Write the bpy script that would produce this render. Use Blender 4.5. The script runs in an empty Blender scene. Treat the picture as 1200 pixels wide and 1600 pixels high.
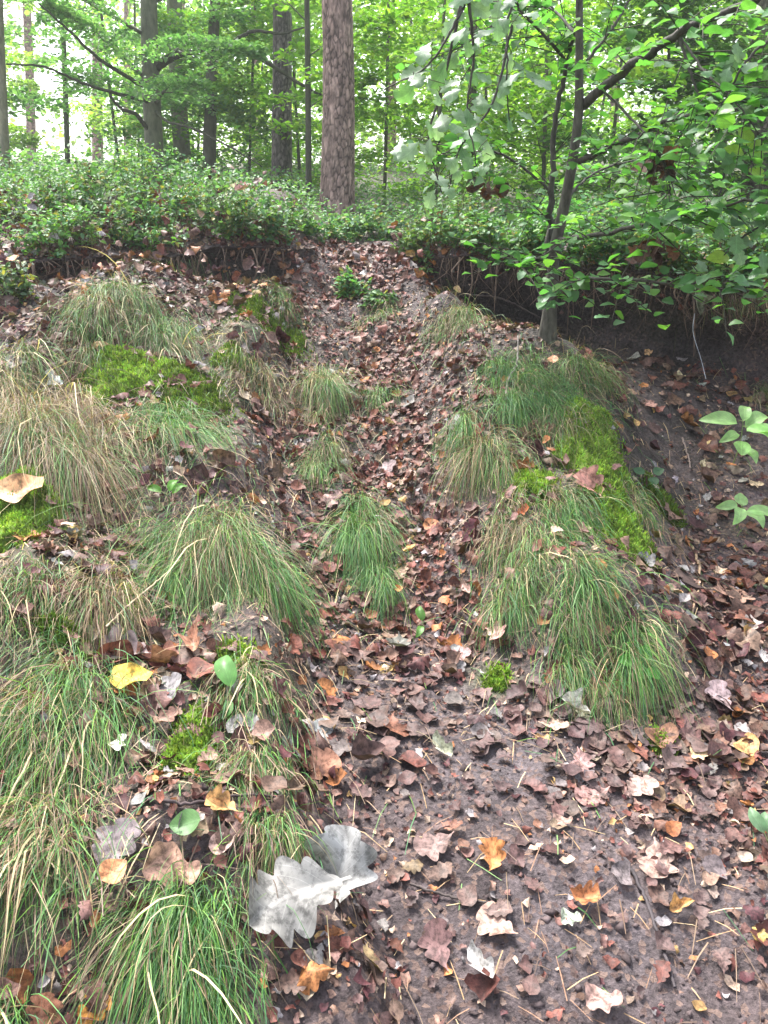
import bpy, math
import numpy as np
from mathutils import Matrix, Vector

R = np.random.default_rng(7)
SC = bpy.context.scene
COL = SC.collection

# ------------------------------------------------------------------ camera
EYE = np.array([0.0, 0.0, 1.5])
PITCH = math.radians(20.0)
FPX = 1209.0                       # focal length in pixels of a 1200 x 1600 frame
cam_d = bpy.data.cameras.new('camera')
cam = bpy.data.objects.new('camera', cam_d)
COL.objects.link(cam)
cam.location = EYE
cam.rotation_euler = (math.pi / 2 - PITCH, 0, 0)
cam_d.sensor_fit = 'VERTICAL'
cam_d.sensor_height = 36.0
cam_d.lens = 18.0 * FPX / 800.0
cam_d.clip_start = 0.05
cam_d.clip_end = 400
SC.camera = cam

# ------------------------------------------------------------------ sky, sun, exposure
SUN_EL, SUN_AZ = math.radians(56), math.radians(-30)      # azimuth from +Y, towards -X
W = bpy.data.worlds.new('World')
SC.world = W
W.use_nodes = True
wn = W.node_tree.nodes
wl = W.node_tree.links
sky = wn.new('ShaderNodeTexSky')
sky.sky_type = 'NISHITA'
sky.sun_disc = False
sky.sun_elevation = SUN_EL
sky.sun_rotation = -SUN_AZ * -1
sky.dust_density = 4.0
sky.air_density = 1.0
hs = wn.new('ShaderNodeHueSaturation')
hs.inputs['Saturation'].default_value = 0.55
wl.new(sky.outputs[0], hs.inputs['Color'])
wl.new(hs.outputs[0], wn['Background'].inputs[0])
wn['Background'].inputs[1].default_value = 0.085
sun_d = bpy.data.lights.new('sun', 'SUN')
sun_d.energy = 1.5
sun_d.angle = math.radians(10)
sun_d.color = (1.0, 0.985, 0.96)
sun = bpy.data.objects.new('sun', sun_d)
COL.objects.link(sun)
sun.location = (-3, 4, 9)
sd = Vector((math.sin(SUN_AZ) * math.cos(SUN_EL), math.cos(SUN_AZ) * math.cos(SUN_EL), math.sin(SUN_EL)))
sun.rotation_euler = sd.to_track_quat('Z', 'Y').to_euler()
SC.view_settings.view_transform = 'Standard'
SC.view_settings.look = 'None'
SC.view_settings.gamma = 1.0
SC.view_settings.use_curve_mapping = False
SC.view_settings.exposure = 2.85
SC.render.engine = 'CYCLES'
cy = SC.cycles
cy.max_bounces = 7
cy.diffuse_bounces = 4
cy.glossy_bounces = 2
cy.transmission_bounces = 5
cy.transparent_max_bounces = 4
cy.use_denoising = True
cy.caustics_reflective = False
cy.caustics_refractive = False
cy.sample_clamp_indirect = 6.0

# ------------------------------------------------------------------ numeric helpers
def sstep(a, b, x):
    t = np.clip((x - a) / (b - a), 0, 1)
    return t * t * (3 - 2 * t)

_tab = np.random.default_rng(3).random((256, 256))
def vnoise(x, y):
    xi = np.floor(x).astype(int); yi = np.floor(y).astype(int)
    fx = x - xi; fy = y - yi
    fx = fx * fx * (3 - 2 * fx); fy = fy * fy * (3 - 2 * fy)
    a = _tab[xi & 255, yi & 255]; b = _tab[(xi + 1) & 255, yi & 255]
    c = _tab[xi & 255, (yi + 1) & 255]; d = _tab[(xi + 1) & 255, (yi + 1) & 255]
    return (a * (1 - fx) + b * fx) * (1 - fy) + (c * (1 - fx) + d * fx) * fy - 0.5

def fbm(x, y, o=4):
    s = 0; a = 1.0
    for k in range(o):
        s = s + a * vnoise(x * 2 ** k + 17.3 * k, y * 2 ** k + 9.1 * k); a *= 0.5
    return s

CP, SP = math.cos(PITCH), math.sin(PITCH)
def ray(px, py):
    """direction with unit depth through a pixel of the 1200 x 1600 photograph"""
    px = np.asarray(px, float); py = np.asarray(py, float)
    r = (px - 600) / FPX; u = -(py - 800) / FPX
    return np.stack([r, CP + u * SP, -SP + u * CP], -1)

def project(P):
    d = np.asarray(P) - EYE
    dep = d[..., 1] * CP - d[..., 2] * SP
    up = d[..., 1] * SP + d[..., 2] * CP
    dep = np.where(np.abs(dep) < 1e-6, 1e-6, dep)
    return 600 + FPX * d[..., 0] / dep, 800 - FPX * up / dep, dep

def PX(px, py, Y):
    d = ray(px, py)
    return EYE + d * (Y / d[..., 1])[..., None] if np.ndim(px) else EYE + d * (Y / d[1])

# ------------------------------------------------------------------ terrain
_py = np.array([-6, -1, 0.9, 1.04, 1.28, 1.65, 1.91, 2.18, 2.9, 3.83, 4.4, 4.8, 5.2, 5.8, 8.5, 12, 20, 40, 150])
_pz = np.array([-.5, -.12, .07, .09, .15, .19, .22, .28, .46, .80, 1.03, 1.2, 1.39, 1.47, 1.62, 1.95, 2.8, 4.4, 10])
_yy = np.arange(-6, 150, 0.02)
_zz = np.interp(_yy, _py, _pz)
_k = np.exp(-np.linspace(-2, 2, 21) ** 2); _k /= _k.sum()
_zs = np.convolve(np.pad(_zz, 10, mode='edge'), _k, 'valid')
def prof(y):
    return np.interp(y, _yy, _zs)

def hit(px, py, f, near=0.7, far=60):
    px = np.atleast_1d(np.asarray(px, float)); py = np.atleast_1d(np.asarray(py, float))
    d = ray(px, py)
    ts = np.concatenate([np.arange(near, 8, 0.025), np.arange(8, far, 0.25)])
    out = np.full((len(px), 3), np.nan)
    for i in range(len(px)):
        P = EYE + ts[:, None] * d[i]
        g = P[:, 2] - f(P[:, 0], P[:, 1])
        k = np.argmax(g < 0)
        if g[k] >= 0 or k == 0:
            k = len(ts) - 1
        a = g[k - 1] / (g[k - 1] - g[k] + 1e-9)
        out[i] = P[k - 1] + (P[k] - P[k - 1]) * np.clip(a, 0, 1)
    return out

basef = lambda x, y: prof(y)
def edge(pts):
    P = hit([p[0] for p in pts], [p[1] for p in pts], basef)
    o = np.argsort(P[:, 1])
    return lambda y, X=P[o, 0], Y=P[o, 1]: np.interp(y, Y, X)

pathL = edge([(640, 1600), (560, 1400), (510, 1250), (480, 1050), (450, 900), (430, 780), (415, 650), (440, 520), (470, 430), (480, 390)])
gulR = edge([(1260, 1400), (1060, 1200), (930, 1120), (810, 1010), (760, 900), (720, 780), (690, 650), (668, 560), (650, 470), (640, 395)])
mndR = edge([(1180, 1300), (1100, 1140), (1035, 1000), (1010, 880), (985, 780), (965, 680), (950, 600), (900, 545)])

LIPX = np.array([-6, -4, -2.6, -2.0, -1.5, -1.0, -.55, -.3, 0, .2, .5, .9, 1.3, 1.7, 2.2, 3.0, 6])
LIPY = np.array([4.0, 4.1, 4.3, 4.42, 4.62, 4.85, 5.05, 5.15, 5.2, 5.1, 4.85, 4.55, 4.2, 3.95, 3.8, 3.6, 3.5])
LIPZ = np.array([1.25, 1.25, 1.26, 1.28, 1.32, 1.35, 1.37, 1.38, 1.38, 1.38, 1.36, 1.30, 1.24, 1.2, 1.18, 1.16, 1.16])
def lip_y(x):
    return np.interp(x, LIPX, LIPY) + 0.10 * fbm(x * 2.2 + 5, x * 0 + 1.5, 3)

def lip_mask(x):
    return np.maximum(sstep(-.35, -.75, x), sstep(.12, .5, x))

# tussock mounds are added to the terrain: px, py, radius (m), height (m)
BUMPS_PX = [(505, 600, .09, .05), (510, 670, .09, .05), (530, 740, .09, .04), (570, 830, .09, .04), (590, 900, .08, .04), (600, 620, .10, .03), (310, 1400, .15, .11), (20, 1600, .14, .08), (80, 1080, .26, .12), (30, 900, .18, .07), (310, 810, .22, .14),
            (110, 630, .30, .12), (10, 570, .25, .10), (290, 670, .18, .06), (210, 480, .28, .10), (395, 590, .17, .09),
            (520, 610, .10, .05), (585, 800, .10, .07), (590, 500, .12, .04), (705, 500, .13, .08), (820, 580, .20, .05),
            (905, 590, .20, .04), (835, 835, .18, .04), (930, 720, .16, .07), (945, 820, .15, .06), (1010, 1010, .16, .04),
            (30, 820, .16, .12), (195, 590, .20, .08), (380, 1070, .16, .05), (300, 1180, .14, .05), (770, 690, .15, .05),
            (1140, 560, .2, .08), (430, 1190, .14, .05), (900, 960, .16, .05)]
_b = hit([b[0] for b in BUMPS_PX], [b[1] for b in BUMPS_PX], basef)
BUMPS = [(p[0], p[1], b[2], b[3]) for p, b in zip(_b, BUMPS_PX)]

def zf(x, y):
    x = np.asarray(x, float); y = np.asarray(y, float)
    z = prof(y).copy() if np.ndim(y) else prof(y)
    # left bank above the path
    d = pathL(y) - x + 0.08 * fbm(x * 2.5, y * 2.5, 3)
    z = z + (0.16 * sstep(-.04, .15, d) + 0.12 * sstep(.25, .9, d)) * sstep(.3, 1.2, y) * sstep(5.0, 4.3, y)
    # grassy rib between gully and hollow
    a = x - gulR(y) + 0.05 * fbm(x * 3 + 7, y * 3, 3)
    b = x - mndR(y) + 0.05 * fbm(x * 3, y * 3 + 3, 3)
    rib = sstep(-.06, .22, a) * (1 - sstep(-.22, .22, b)) * sstep(1.75, 2.3, y) * sstep(4.9, 4.2, y)
    z = z + 0.13 * rib
    # hollow to the right of the rib
    z = z - (0.13 - .17 * sstep(3.2, 4.0, y)) * sstep(-.05, .4, b) * sstep(2.2, 3.0, y) * sstep(6, 4.2, y)
    # gully section is slightly dished
    g = np.clip((x - pathL(y)) / np.maximum(gulR(y) - pathL(y), .2), 0, 1)
    z = z - 0.11 * np.sin(np.pi * g) * sstep(1.6, 2.6, y) * sstep(5.6, 4.8, y)
    # small trodden steps in the gully
    z = z + 0.018 * np.sin(y * 15 + 3 * fbm(x * 2, y * 2, 2)) * np.sin(np.pi * g) * sstep(2.0, 2.8, y) * sstep(5.3, 4.8, y)
    for bx, by, r, h in BUMPS:
        z = z + h * np.exp(-((x - bx) ** 2 + (y - by) ** 2) / (r * r))
    # upper bank behind the eroded lip
    ly = lip_y(x)
    q = y - ly
    left = sstep(0, -.6, x)
    crest = np.interp(x, LIPX, LIPZ) + np.minimum(np.maximum(q, 0) * (0.20 + 0.20 * left), 0.22 + 0.20 * left)
    crest = crest + 0.05 * fbm(x * 1.5, y * 1.5, 3)
    far = np.maximum(prof(y), prof(y) + 0.10 * left)
    crest = crest + (far - crest) * sstep(5.6, 8.0, y)
    m = lip_mask(x)
    s = sstep(-.02, .10, q) * m
    z = z - (0.10 * sstep(-.45, -.02, q) + .17 * sstep(.12, .45, x) * sstep(1.35, .95, x) * sstep(-.85, -.15, q)) * m * sstep(.2, .0, q)
    z = z + (crest - z) * s
    # relief
    near = sstep(14, 4, np.abs(y)) * sstep(14, 5, np.abs(x))
    z = z + near * (0.035 * fbm(x * 3.1, y * 3.1, 3) + 0.014 * fbm(x * 14, y * 14, 3) + .007 * fbm(x * 34, y * 34, 2))
    z = z + (1 - near) * 0.35 * fbm(x * .12, y * .12, 3)
    return z

def warp_y(x, y):
    """the turf overhangs the eroded faces: how far the surface is pulled forward"""
    q = y - lip_y(x)
    m = lip_mask(x) * (0.55 + 0.45 * sstep(0, .6, x))
    top = sstep(.05, .11, q) * sstep(.75, .10, q)
    bot = sstep(-.12, -.01, q) * sstep(.055, .02, q)
    return m * (-0.26 * top + 0.12 * bot)

def nrm(x, y, e=0.02):
    gx = (zf(x + e, y) - zf(x - e, y)) / (2 * e)
    gy = (zf(x, y + e) - zf(x, y - e)) / (2 * e)
    n = np.stack([-gx, -gy, np.ones_like(gx)], -1)
    return n / np.linalg.norm(n, axis=-1, keepdims=True)

def GR(px, py):
    return hit(px, py, zf)
def G1(px, py):
    return GR([px], [py])[0]

# ------------------------------------------------------------------ mesh and object helpers
class MB:
    """collects pieces of geometry for ONE mesh"""
    def __init__(s):
        s.V = []; s.F = []; s.C = []; s.U = []; s.n = 0
    def add(s, V, F, col=None, uv=None):
        V = np.asarray(V, float).reshape(-1, 3); F = np.asarray(F, int)
        s.V.append(V); s.F.append(F + s.n)
        c = np.ones((len(V), 3)) if col is None else np.broadcast_to(np.asarray(col, float), (len(V), 3))
        s.C.append(c)
        s.U.append(np.zeros((len(V), 2)) if uv is None else np.asarray(uv, float).reshape(-1, 2))
        s.n += len(V)
    def mesh(s, name, mat, smooth=True, origin=None):
        V = np.concatenate(s.V)
        if origin is not None:
            V = V - np.asarray(origin)
        C = np.concatenate(s.C); U = np.concatenate(s.U)
        loops = np.concatenate([f.ravel() for f in s.F]); sizes = np.concatenate([np.full(len(f), f.shape[1]) for f in s.F])
        me = bpy.data.meshes.new(name)
        me.vertices.add(len(V)); me.vertices.foreach_set('co', V.astype(np.float32).ravel())
        me.loops.add(len(loops)); me.loops.foreach_set('vertex_index', loops.astype(np.int32))
        me.polygons.add(len(sizes))
        st = np.concatenate([[0], np.cumsum(sizes)[:-1]])
        me.polygons.foreach_set('loop_start', st.astype(np.int32))
        me.update(calc_edges=True)
        if smooth:
            me.polygons.foreach_set('use_smooth', np.ones(len(sizes), bool))
        ca = me.attributes.new('tint', 'FLOAT_COLOR', 'POINT')
        ca.data.foreach_set('color', np.concatenate([C, np.ones((len(C), 1))], 1).astype(np.float32).ravel())
        ul = me.uv_layers.new(name='UVMap')
        ul.data.foreach_set('uv', U[loops].astype(np.float32).ravel())
        me.materials.append(mat)
        return me

def link(name, me, parent=None, kind=None):
    o = bpy.data.objects.new(name, me)
    COL.objects.link(o)
    if parent is not None:
        o.parent = parent
    if kind:
        o['kind'] = kind
    return o

def tag(o, label=None, cat=None, group=None, kind=None):
    if label: o['label'] = label
    if cat: o['category'] = cat
    if group: o['group'] = group
    if kind: o['kind'] = kind
    return o

def thing(name, loc, label, cat, group=None):
    o = bpy.data.objects.new(name, None)
    o.empty_display_size = 0.05
    COL.objects.link(o)
    o.location = Vector([float(v) for v in loc])
    return tag(o, label, cat, group)

def part(name, mb, mat, parent, kind=None, smooth=True):
    return link(name, mb.mesh(name, mat, smooth, np.array(parent.location)), parent, kind)

def tube(pts, rad, n=8, jitter=0.0):
    pts = np.asarray(pts, float); m = len(pts)
    rad = np.broadcast_to(np.asarray(rad, float), (m,))
    t = np.gradient(pts, axis=0); t /= np.linalg.norm(t, axis=1, keepdims=True) + 1e-9
    ref = np.where(np.abs(t[:, 2:3]) > .9, np.array([[1., 0, 0]]), np.array([[0, 0, 1.]]))
    if np.abs(t[:, 2]).mean() > .6: ref = np.tile([[1., 0, 0]], (m, 1))
    else: ref = np.tile([[0.05, 0.1, 1.]], (m, 1))
    a = np.cross(t, ref); a /= np.linalg.norm(a, axis=1, keepdims=True) + 1e-9
    b = np.cross(t, a)
    th = np.linspace(0, 2 * np.pi, n, endpoint=False)
    r = rad[:, None] * (1 + jitter * R.normal(size=(m, n)))
    V = pts[:, None] + r[..., None] * (a[:, None] * np.cos(th)[None, :, None] + b[:, None] * np.sin(th)[None, :, None])
    i = np.arange(m - 1)[:, None] * n; j = np.arange(n)[None]; k = (j + 1) % n
    F = np.stack([i + j, i + k, i + n + k, i + n + j], -1).reshape(-1, 4)
    return V.reshape(-1, 3), F

def smooth_line(pts, n):
    """Catmull-Rom through control points"""
    P = np.asarray(pts, float)
    P = np.vstack([2 * P[0] - P[1], P, 2 * P[-1] - P[-2]])
    k = len(P) - 3
    u = np.linspace(0, k, n); i = np.minimum(u.astype(int), k - 1); f = (u - i)[:, None]
    p0, p1, p2, p3 = P[i], P[i + 1], P[i + 2], P[i + 3]
    return .5 * (2 * p1 + (p2 - p0) * f + (2 * p0 - 5 * p1 + 4 * p2 - p3) * f ** 2 + (3 * p1 - p0 - 3 * p2 + p3) * f ** 3)

def unit(v):
    return v / (np.linalg.norm(v, axis=-1, keepdims=True) + 1e-9)

def frames(nr, fw):
    """rotation matrices (N,3,3), columns = across, along, normal"""
    nr = unit(nr); fw = unit(fw - nr * (fw * nr).sum(-1, keepdims=True))
    ac = np.cross(fw, nr)
    return np.stack([ac, fw, nr], -1)

# ------------------------------------------------------------------ materials
def mat_new(name):
    m = bpy.data.materials.new(name); m.use_nodes = True
    nt = m.node_tree
    return m, nt.nodes, nt.links, nt.nodes['Principled BSDF'], nt.nodes['Material Output']

def node(ns, t, **kw):
    n = ns.new(t)
    for k, v in kw.items():
        setattr(n, k, v)
    return n

def tint_src(ns, mode):
    if mode == 'object':
        return node(ns, 'ShaderNodeObjectInfo').outputs['Color']
    return node(ns, 'ShaderNodeAttribute', attribute_name='tint').outputs['Color']

def leaf_mat(name, mode='tint', rough=.45, trans=0.0, vein=0.0, mottle=0.35, noise_scale=45.0, spec=.5, bump=.25, blotch=0.0):
    m, ns, ls, bs, out = mat_new(name)
    src = tint_src(ns, mode)
    tc = node(ns, 'ShaderNodeTexCoord')
    nz = node(ns, 'ShaderNodeTexNoise'); nz.inputs['Scale'].default_value = noise_scale; nz.inputs['Detail'].default_value = 5
    ls.new(tc.outputs['Object'], nz.inputs['Vector'])
    mr = node(ns, 'ShaderNodeMapRange'); mr.inputs['From Min'].default_value = .3; mr.inputs['From Max'].default_value = .7
    mr.inputs['To Min'].default_value = 1 - mottle; mr.inputs['To Max'].default_value = 1 + mottle
    ls.new(nz.outputs['Fac'], mr.inputs['Value'])
    mul = node(ns, 'ShaderNodeVectorMath', operation='SCALE')
    ls.new(src, mul.inputs[0]); ls.new(mr.outputs[0], mul.inputs['Scale'])
    colr = mul.outputs[0]
    if blotch > 0:
        nb = node(ns, 'ShaderNodeTexNoise'); nb.inputs['Scale'].default_value = noise_scale * 2.2; nb.inputs['Detail'].default_value = 6; nb.inputs['Roughness'].default_value = .7
        ls.new(tc.outputs['Object'], nb.inputs['Vector'])
        br = node(ns, 'ShaderNodeMapRange'); br.inputs['From Min'].default_value = .40; br.inputs['From Max'].default_value = .52; br.inputs['To Min'].default_value = 1 - blotch; br.inputs['To Max'].default_value = 1.08
        ls.new(nb.outputs['Fac'], br.inputs['Value'])
        mb_ = node(ns, 'ShaderNodeVectorMath', operation='SCALE'); ls.new(colr, mb_.inputs[0]); ls.new(br.outputs[0], mb_.inputs['Scale'])
        colr = mb_.outputs[0]
    hgt = nz.outputs['Fac']
    if vein > 0:
        uv = node(ns, 'ShaderNodeUVMap', uv_map='UVMap')
        sp = node(ns, 'ShaderNodeSeparateXYZ'); ls.new(uv.outputs[0], sp.inputs[0])
        ab = node(ns, 'ShaderNodeMath', operation='ABSOLUTE'); ls.new(sp.outputs[0], ab.inputs[0])
        # side veins: lines of constant v - 0.8|u|
        k = node(ns, 'ShaderNodeMath', operation='MULTIPLY_ADD'); ls.new(ab.outputs[0], k.inputs[0]); k.inputs[1].default_value = -1.0; ls.new(sp.outputs[1], k.inputs[2])
        f = node(ns, 'ShaderNodeMath', operation='MULTIPLY'); ls.new(k.outputs[0], f.inputs[0]); f.inputs[1].default_value = 9.0
        fr = node(ns, 'ShaderNodeMath', operation='FRACT'); ls.new(f.outputs[0], fr.inputs[0])
        pp = node(ns, 'ShaderNodeMath', operation='PINGPONG'); ls.new(fr.outputs[0], pp.inputs[0]); pp.inputs[1].default_value = .5
        sv = node(ns, 'ShaderNodeMath', operation='LESS_THAN'); ls.new(pp.outputs[0], sv.inputs[0]); sv.inputs[1].default_value = .05
        mv = node(ns, 'ShaderNodeMath', operation='LESS_THAN'); ls.new(ab.outputs[0], mv.inputs[0]); mv.inputs[1].default_value = .018
        mx = node(ns, 'ShaderNodeMath', operation='MAXIMUM'); ls.new(sv.outputs[0], mx.inputs[0]); ls.new(mv.outputs[0], mx.inputs[1])
        vv = node(ns, 'ShaderNodeMath', operation='MULTIPLY_ADD'); ls.new(mx.outputs[0], vv.inputs[0]); vv.inputs[1].default_value = vein; vv.inputs[2].default_value = 1.0
        m2 = node(ns, 'ShaderNodeVectorMath', operation='SCALE'); ls.new(colr, m2.inputs[0]); ls.new(vv.outputs[0], m2.inputs['Scale'])
        colr = m2.outputs[0]
        ad = node(ns, 'ShaderNodeMath', operation='MULTIPLY_ADD'); ls.new(mx.outputs[0], ad.inputs[0]); ad.inputs[1].default_value = .3; ls.new(nz.outputs['Fac'], ad.inputs[2])
        hgt = ad.outputs[0]
    ls.new(colr, bs.inputs['Base Color'])
    bs.inputs['Roughness'].default_value = rough
    bs.inputs['Specular IOR Level'].default_value = spec
    bp = node(ns, 'ShaderNodeBump'); bp.inputs['Strength'].default_value = bump; bp.inputs['Distance'].default_value = .004
    ls.new(hgt, bp.inputs['Height']); ls.new(bp.outputs[0], bs.inputs['Normal'])
    if trans > 0:
        tr = node(ns, 'ShaderNodeBsdfTranslucent')
        warm = node(ns, 'ShaderNodeVectorMath', operation='MULTIPLY'); warm.inputs[1].default_value = (1.3, 1.45, .65)
        ls.new(colr, warm.inputs[0]); ls.new(warm.outputs[0], tr.inputs['Color'])
        ms = node(ns, 'ShaderNodeMixShader'); ms.inputs[0].default_value = trans
        ls.new(bs.outputs[0], ms.inputs[1]); ls.new(tr.outputs[0], ms.inputs[2]); ls.new(ms.outputs[0], out.inputs[0])
    return m

M_LITTER = leaf_mat('dead_leaf', 'tint', rough=.55, spec=.22, blotch=.4, trans=.06, vein=.25, mottle=.45, noise_scale=60)
M_LEAFOBJ = leaf_mat('dead_leaf_single', 'object', rough=.55, spec=.22, blotch=.45, trans=.06, vein=.22, mottle=.5, noise_scale=4.5)
M_GREENOBJ = leaf_mat('green_leaf_single', 'object', rough=.42, trans=.5, vein=.22, mottle=.2, noise_scale=4)
M_FOL = leaf_mat('foliage', 'tint', rough=.5, spec=.3, trans=.55, mottle=.15, noise_scale=6, bump=0.0)
M_BIL = leaf_mat('bilberry_leaf', 'tint', rough=.55, spec=.3, trans=.35, mottle=.15, noise_scale=20, bump=0.0)
M_GRASS = leaf_mat('grass_blade', 'tint', rough=.5, trans=.22, mottle=.2, noise_scale=25, spec=.2, bump=0.0)
M_MOSS = leaf_mat('moss', 'tint', rough=.8, trans=.2, mottle=.6, noise_scale=22, spec=.15, bump=.5)
M_TWIG = leaf_mat('twig_bark', 'tint', rough=.75, mottle=.4, noise_scale=40, spec=.25, bump=.6)
M_CRUMB = leaf_mat('crumb', 'tint', rough=.85, mottle=.3, noise_scale=90, spec=.2, bump=.4)

def ground_mat():
    m, ns, ls, bs, out = mat_new('soil')
    at = node(ns, 'ShaderNodeAttribute', attribute_name='tint')
    tc = node(ns, 'ShaderNodeTexCoord')
    n1 = node(ns, 'ShaderNodeTexNoise'); n1.inputs['Scale'].default_value = 9; n1.inputs['Detail'].default_value = 8; n1.inputs['Roughness'].default_value = .7
    n2 = node(ns, 'ShaderNodeTexNoise'); n2.inputs['Scale'].default_value = 70; n2.inputs['Detail'].default_value = 6; n2.inputs['Roughness'].default_value = .7
    vo = node(ns, 'ShaderNodeTexVoronoi'); vo.inputs['Scale'].default_value = 85
    for n in (n1, n2, vo): ls.new(tc.outputs['Object'], n.inputs['Vector'])
    r1 = node(ns, 'ShaderNodeMapRange'); r1.inputs['From Min'].default_value = .3; r1.inputs['From Max'].default_value = .7; r1.inputs['To Min'].default_value = .6; r1.inputs['To Max'].default_value = 1.4
    r2 = node(ns, 'ShaderNodeMapRange'); r2.inputs['From Min'].default_value = .3; r2.inputs['From Max'].default_value = .7; r2.inputs['To Min'].default_value = .25; r2.inputs['To Max'].default_value = 1.8
    ls.new(n1.outputs['Fac'], r1.inputs[0]); ls.new(n2.outputs['Fac'], r2.inputs[0])
    mm = node(ns, 'ShaderNodeMath', operation='MULTIPLY'); ls.new(r1.outputs[0], mm.inputs[0]); ls.new(r2.outputs[0], mm.inputs[1])
    sc = node(ns, 'ShaderNodeVectorMath', operation='SCALE'); ls.new(at.outputs['Color'], sc.inputs[0]); ls.new(mm.outputs[0], sc.inputs['Scale'])
    # pale leaf crumbs pressed in the mud
    vr = node(ns, 'ShaderNodeSeparateColor'); ls.new(vo.outputs['Color'], vr.inputs[0])
    th = node(ns, 'ShaderNodeMath', operation='GREATER_THAN'); ls.new(vr.outputs[0], th.inputs[0]); th.inputs[1].default_value = .80
    mk = node(ns, 'ShaderNodeMath', operation='MULTIPLY'); ls.new(th.outputs[0], mk.inputs[0]); mk.inputs[1].default_value = .55
    sr = node(ns, 'ShaderNodeSeparateColor'); ls.new(at.outputs['Color'], sr.inputs[0])
    sm = node(ns, 'ShaderNodeMapRange'); sm.inputs['From Min'].default_value = .04; sm.inputs['From Max'].default_value = .075; sm.inputs['To Max'].default_value = .6; ls.new(sr.outputs[0], sm.inputs[0]); ls.new(sm.outputs[0], mk.inputs[1])
    mix = node(ns, 'ShaderNodeMix', data_type='RGBA'); ls.new(mk.outputs[0], mix.inputs['Factor']); ls.new(sc.outputs[0], mix.inputs['A']); 
    rp = node(ns, 'ShaderNodeValToRGB'); rp.color_ramp.elements[0].color = (.10, .06, .05, 1); rp.color_ramp.elements[1].color = (.27, .18, .14, 1)
    ls.new(vr.outputs[1], rp.inputs[0]); ls.new(rp.outputs[0], mix.inputs['B'])
    ls.new(mix.outputs['Result'], bs.inputs['Base Color'])
    bs.inputs['Roughness'].default_value = .7; bs.inputs['Specular IOR Level'].default_value = .25
    ad = node(ns, 'ShaderNodeMath', operation='MULTIPLY_ADD'); ls.new(vo.outputs['Distance'], ad.inputs[0]); ad.inputs[1].default_value = .22; ls.new(n2.outputs['Fac'], ad.inputs[2])
    bp = node(ns, 'ShaderNodeBump'); bp.inputs['Strength'].default_value = 1.0; bp.inputs['Distance'].default_value = .013
    ls.new(ad.outputs[0], bp.inputs['Height']); ls.new(bp.outputs[0], bs.inputs['Normal'])
    return m
M_SOIL = ground_mat()

def bark_mat(name, dark, light, scale, rough=.8, stretch=.25):
    m, ns, ls, bs, out = mat_new(name)
    at = node(ns, 'ShaderNodeAttribute', attribute_name='tint')
    tc = node(ns, 'ShaderNodeTexCoord')
    mp = node(ns, 'ShaderNodeMapping'); mp.inputs['Scale'].default_value = (1, 1, stretch)
    ls.new(tc.outputs['Object'], mp.inputs['Vector'])
    n1 = node(ns, 'ShaderNodeTexNoise'); n1.inputs['Scale'].default_value = scale; n1.inputs['Detail'].default_value = 7; n1.inputs['Roughness'].default_value = .65
    ls.new(mp.outputs[0], n1.inputs['Vector'])
    rp = node(ns, 'ShaderNodeValToRGB'); rp.color_ramp.elements[0].position = .32; rp.color_ramp.elements[1].position = .68
    rp.color_ramp.elements[0].color = (*dark, 1); rp.color_ramp.elements[1].color = (*light, 1)
    ls.new(n1.outputs['Fac'], rp.inputs[0])
    mu = node(ns, 'ShaderNodeMix', data_type='RGBA', blend_type='MULTIPLY'); mu.inputs['Factor'].default_value = 1
    ls.new(rp.outputs[0], mu.inputs['A']); ls.new(at.outputs['Color'], mu.inputs['B'])
    ls.new(mu.outputs['Result'], bs.inputs['Base Color'])
    bs.inputs['Roughness'].default_value = rough; bs.inputs['Specular IOR Level'].default_value = .25
    bp = node(ns, 'ShaderNodeBump'); bp.inputs['Strength'].default_value = .7; bp.inputs['Distance'].default_value = .01
    ls.new(n1.outputs['Fac'], bp.inputs['Height']); ls.new(bp.outputs[0], bs.inputs['Normal'])
    return m
M_PINE = bark_mat('pine_bark', (.10, .078, .072), (.33, .275, .255), 26)
M_BEECH = bark_mat('smooth_bark', (.07, .075, .05), (.16, .16, .11), 14, stretch=.5)
M_SAP = bark_mat('sapling_bark', (.035, .032, .025), (.12, .11, .09), 40, stretch=.3)

# ------------------------------------------------------------------ the ground sheet
def axis(fine0, fine1, step, lo, hi, grow=1.12):
    a = list(np.arange(fine0, fine1, step))
    s = step
    while a[-1] < hi: s *= grow; a.append(a[-1] + s)
    s = step
    while a[0] > lo: s *= grow; a.insert(0, a[0] - s)
    return np.array(a)

gx = axis(-3.0, 3.0, .018, -90, 90); gy = axis(.6, 5.9, .016, -25, 150)
X, Y = np.meshgrid(gx, gy)
Z = zf(X, Y)
pxg, pyg, depg = project(np.stack([X, Y, Z], -1))

def ell(px, py, L):
    s = np.zeros_like(px)
    for cx, cy, rx, ry, v in L:
        s = np.maximum(s, v * np.exp(-(((px - cx) / rx) ** 2 + ((py - cy) / ry) ** 2)))
    return s

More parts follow.
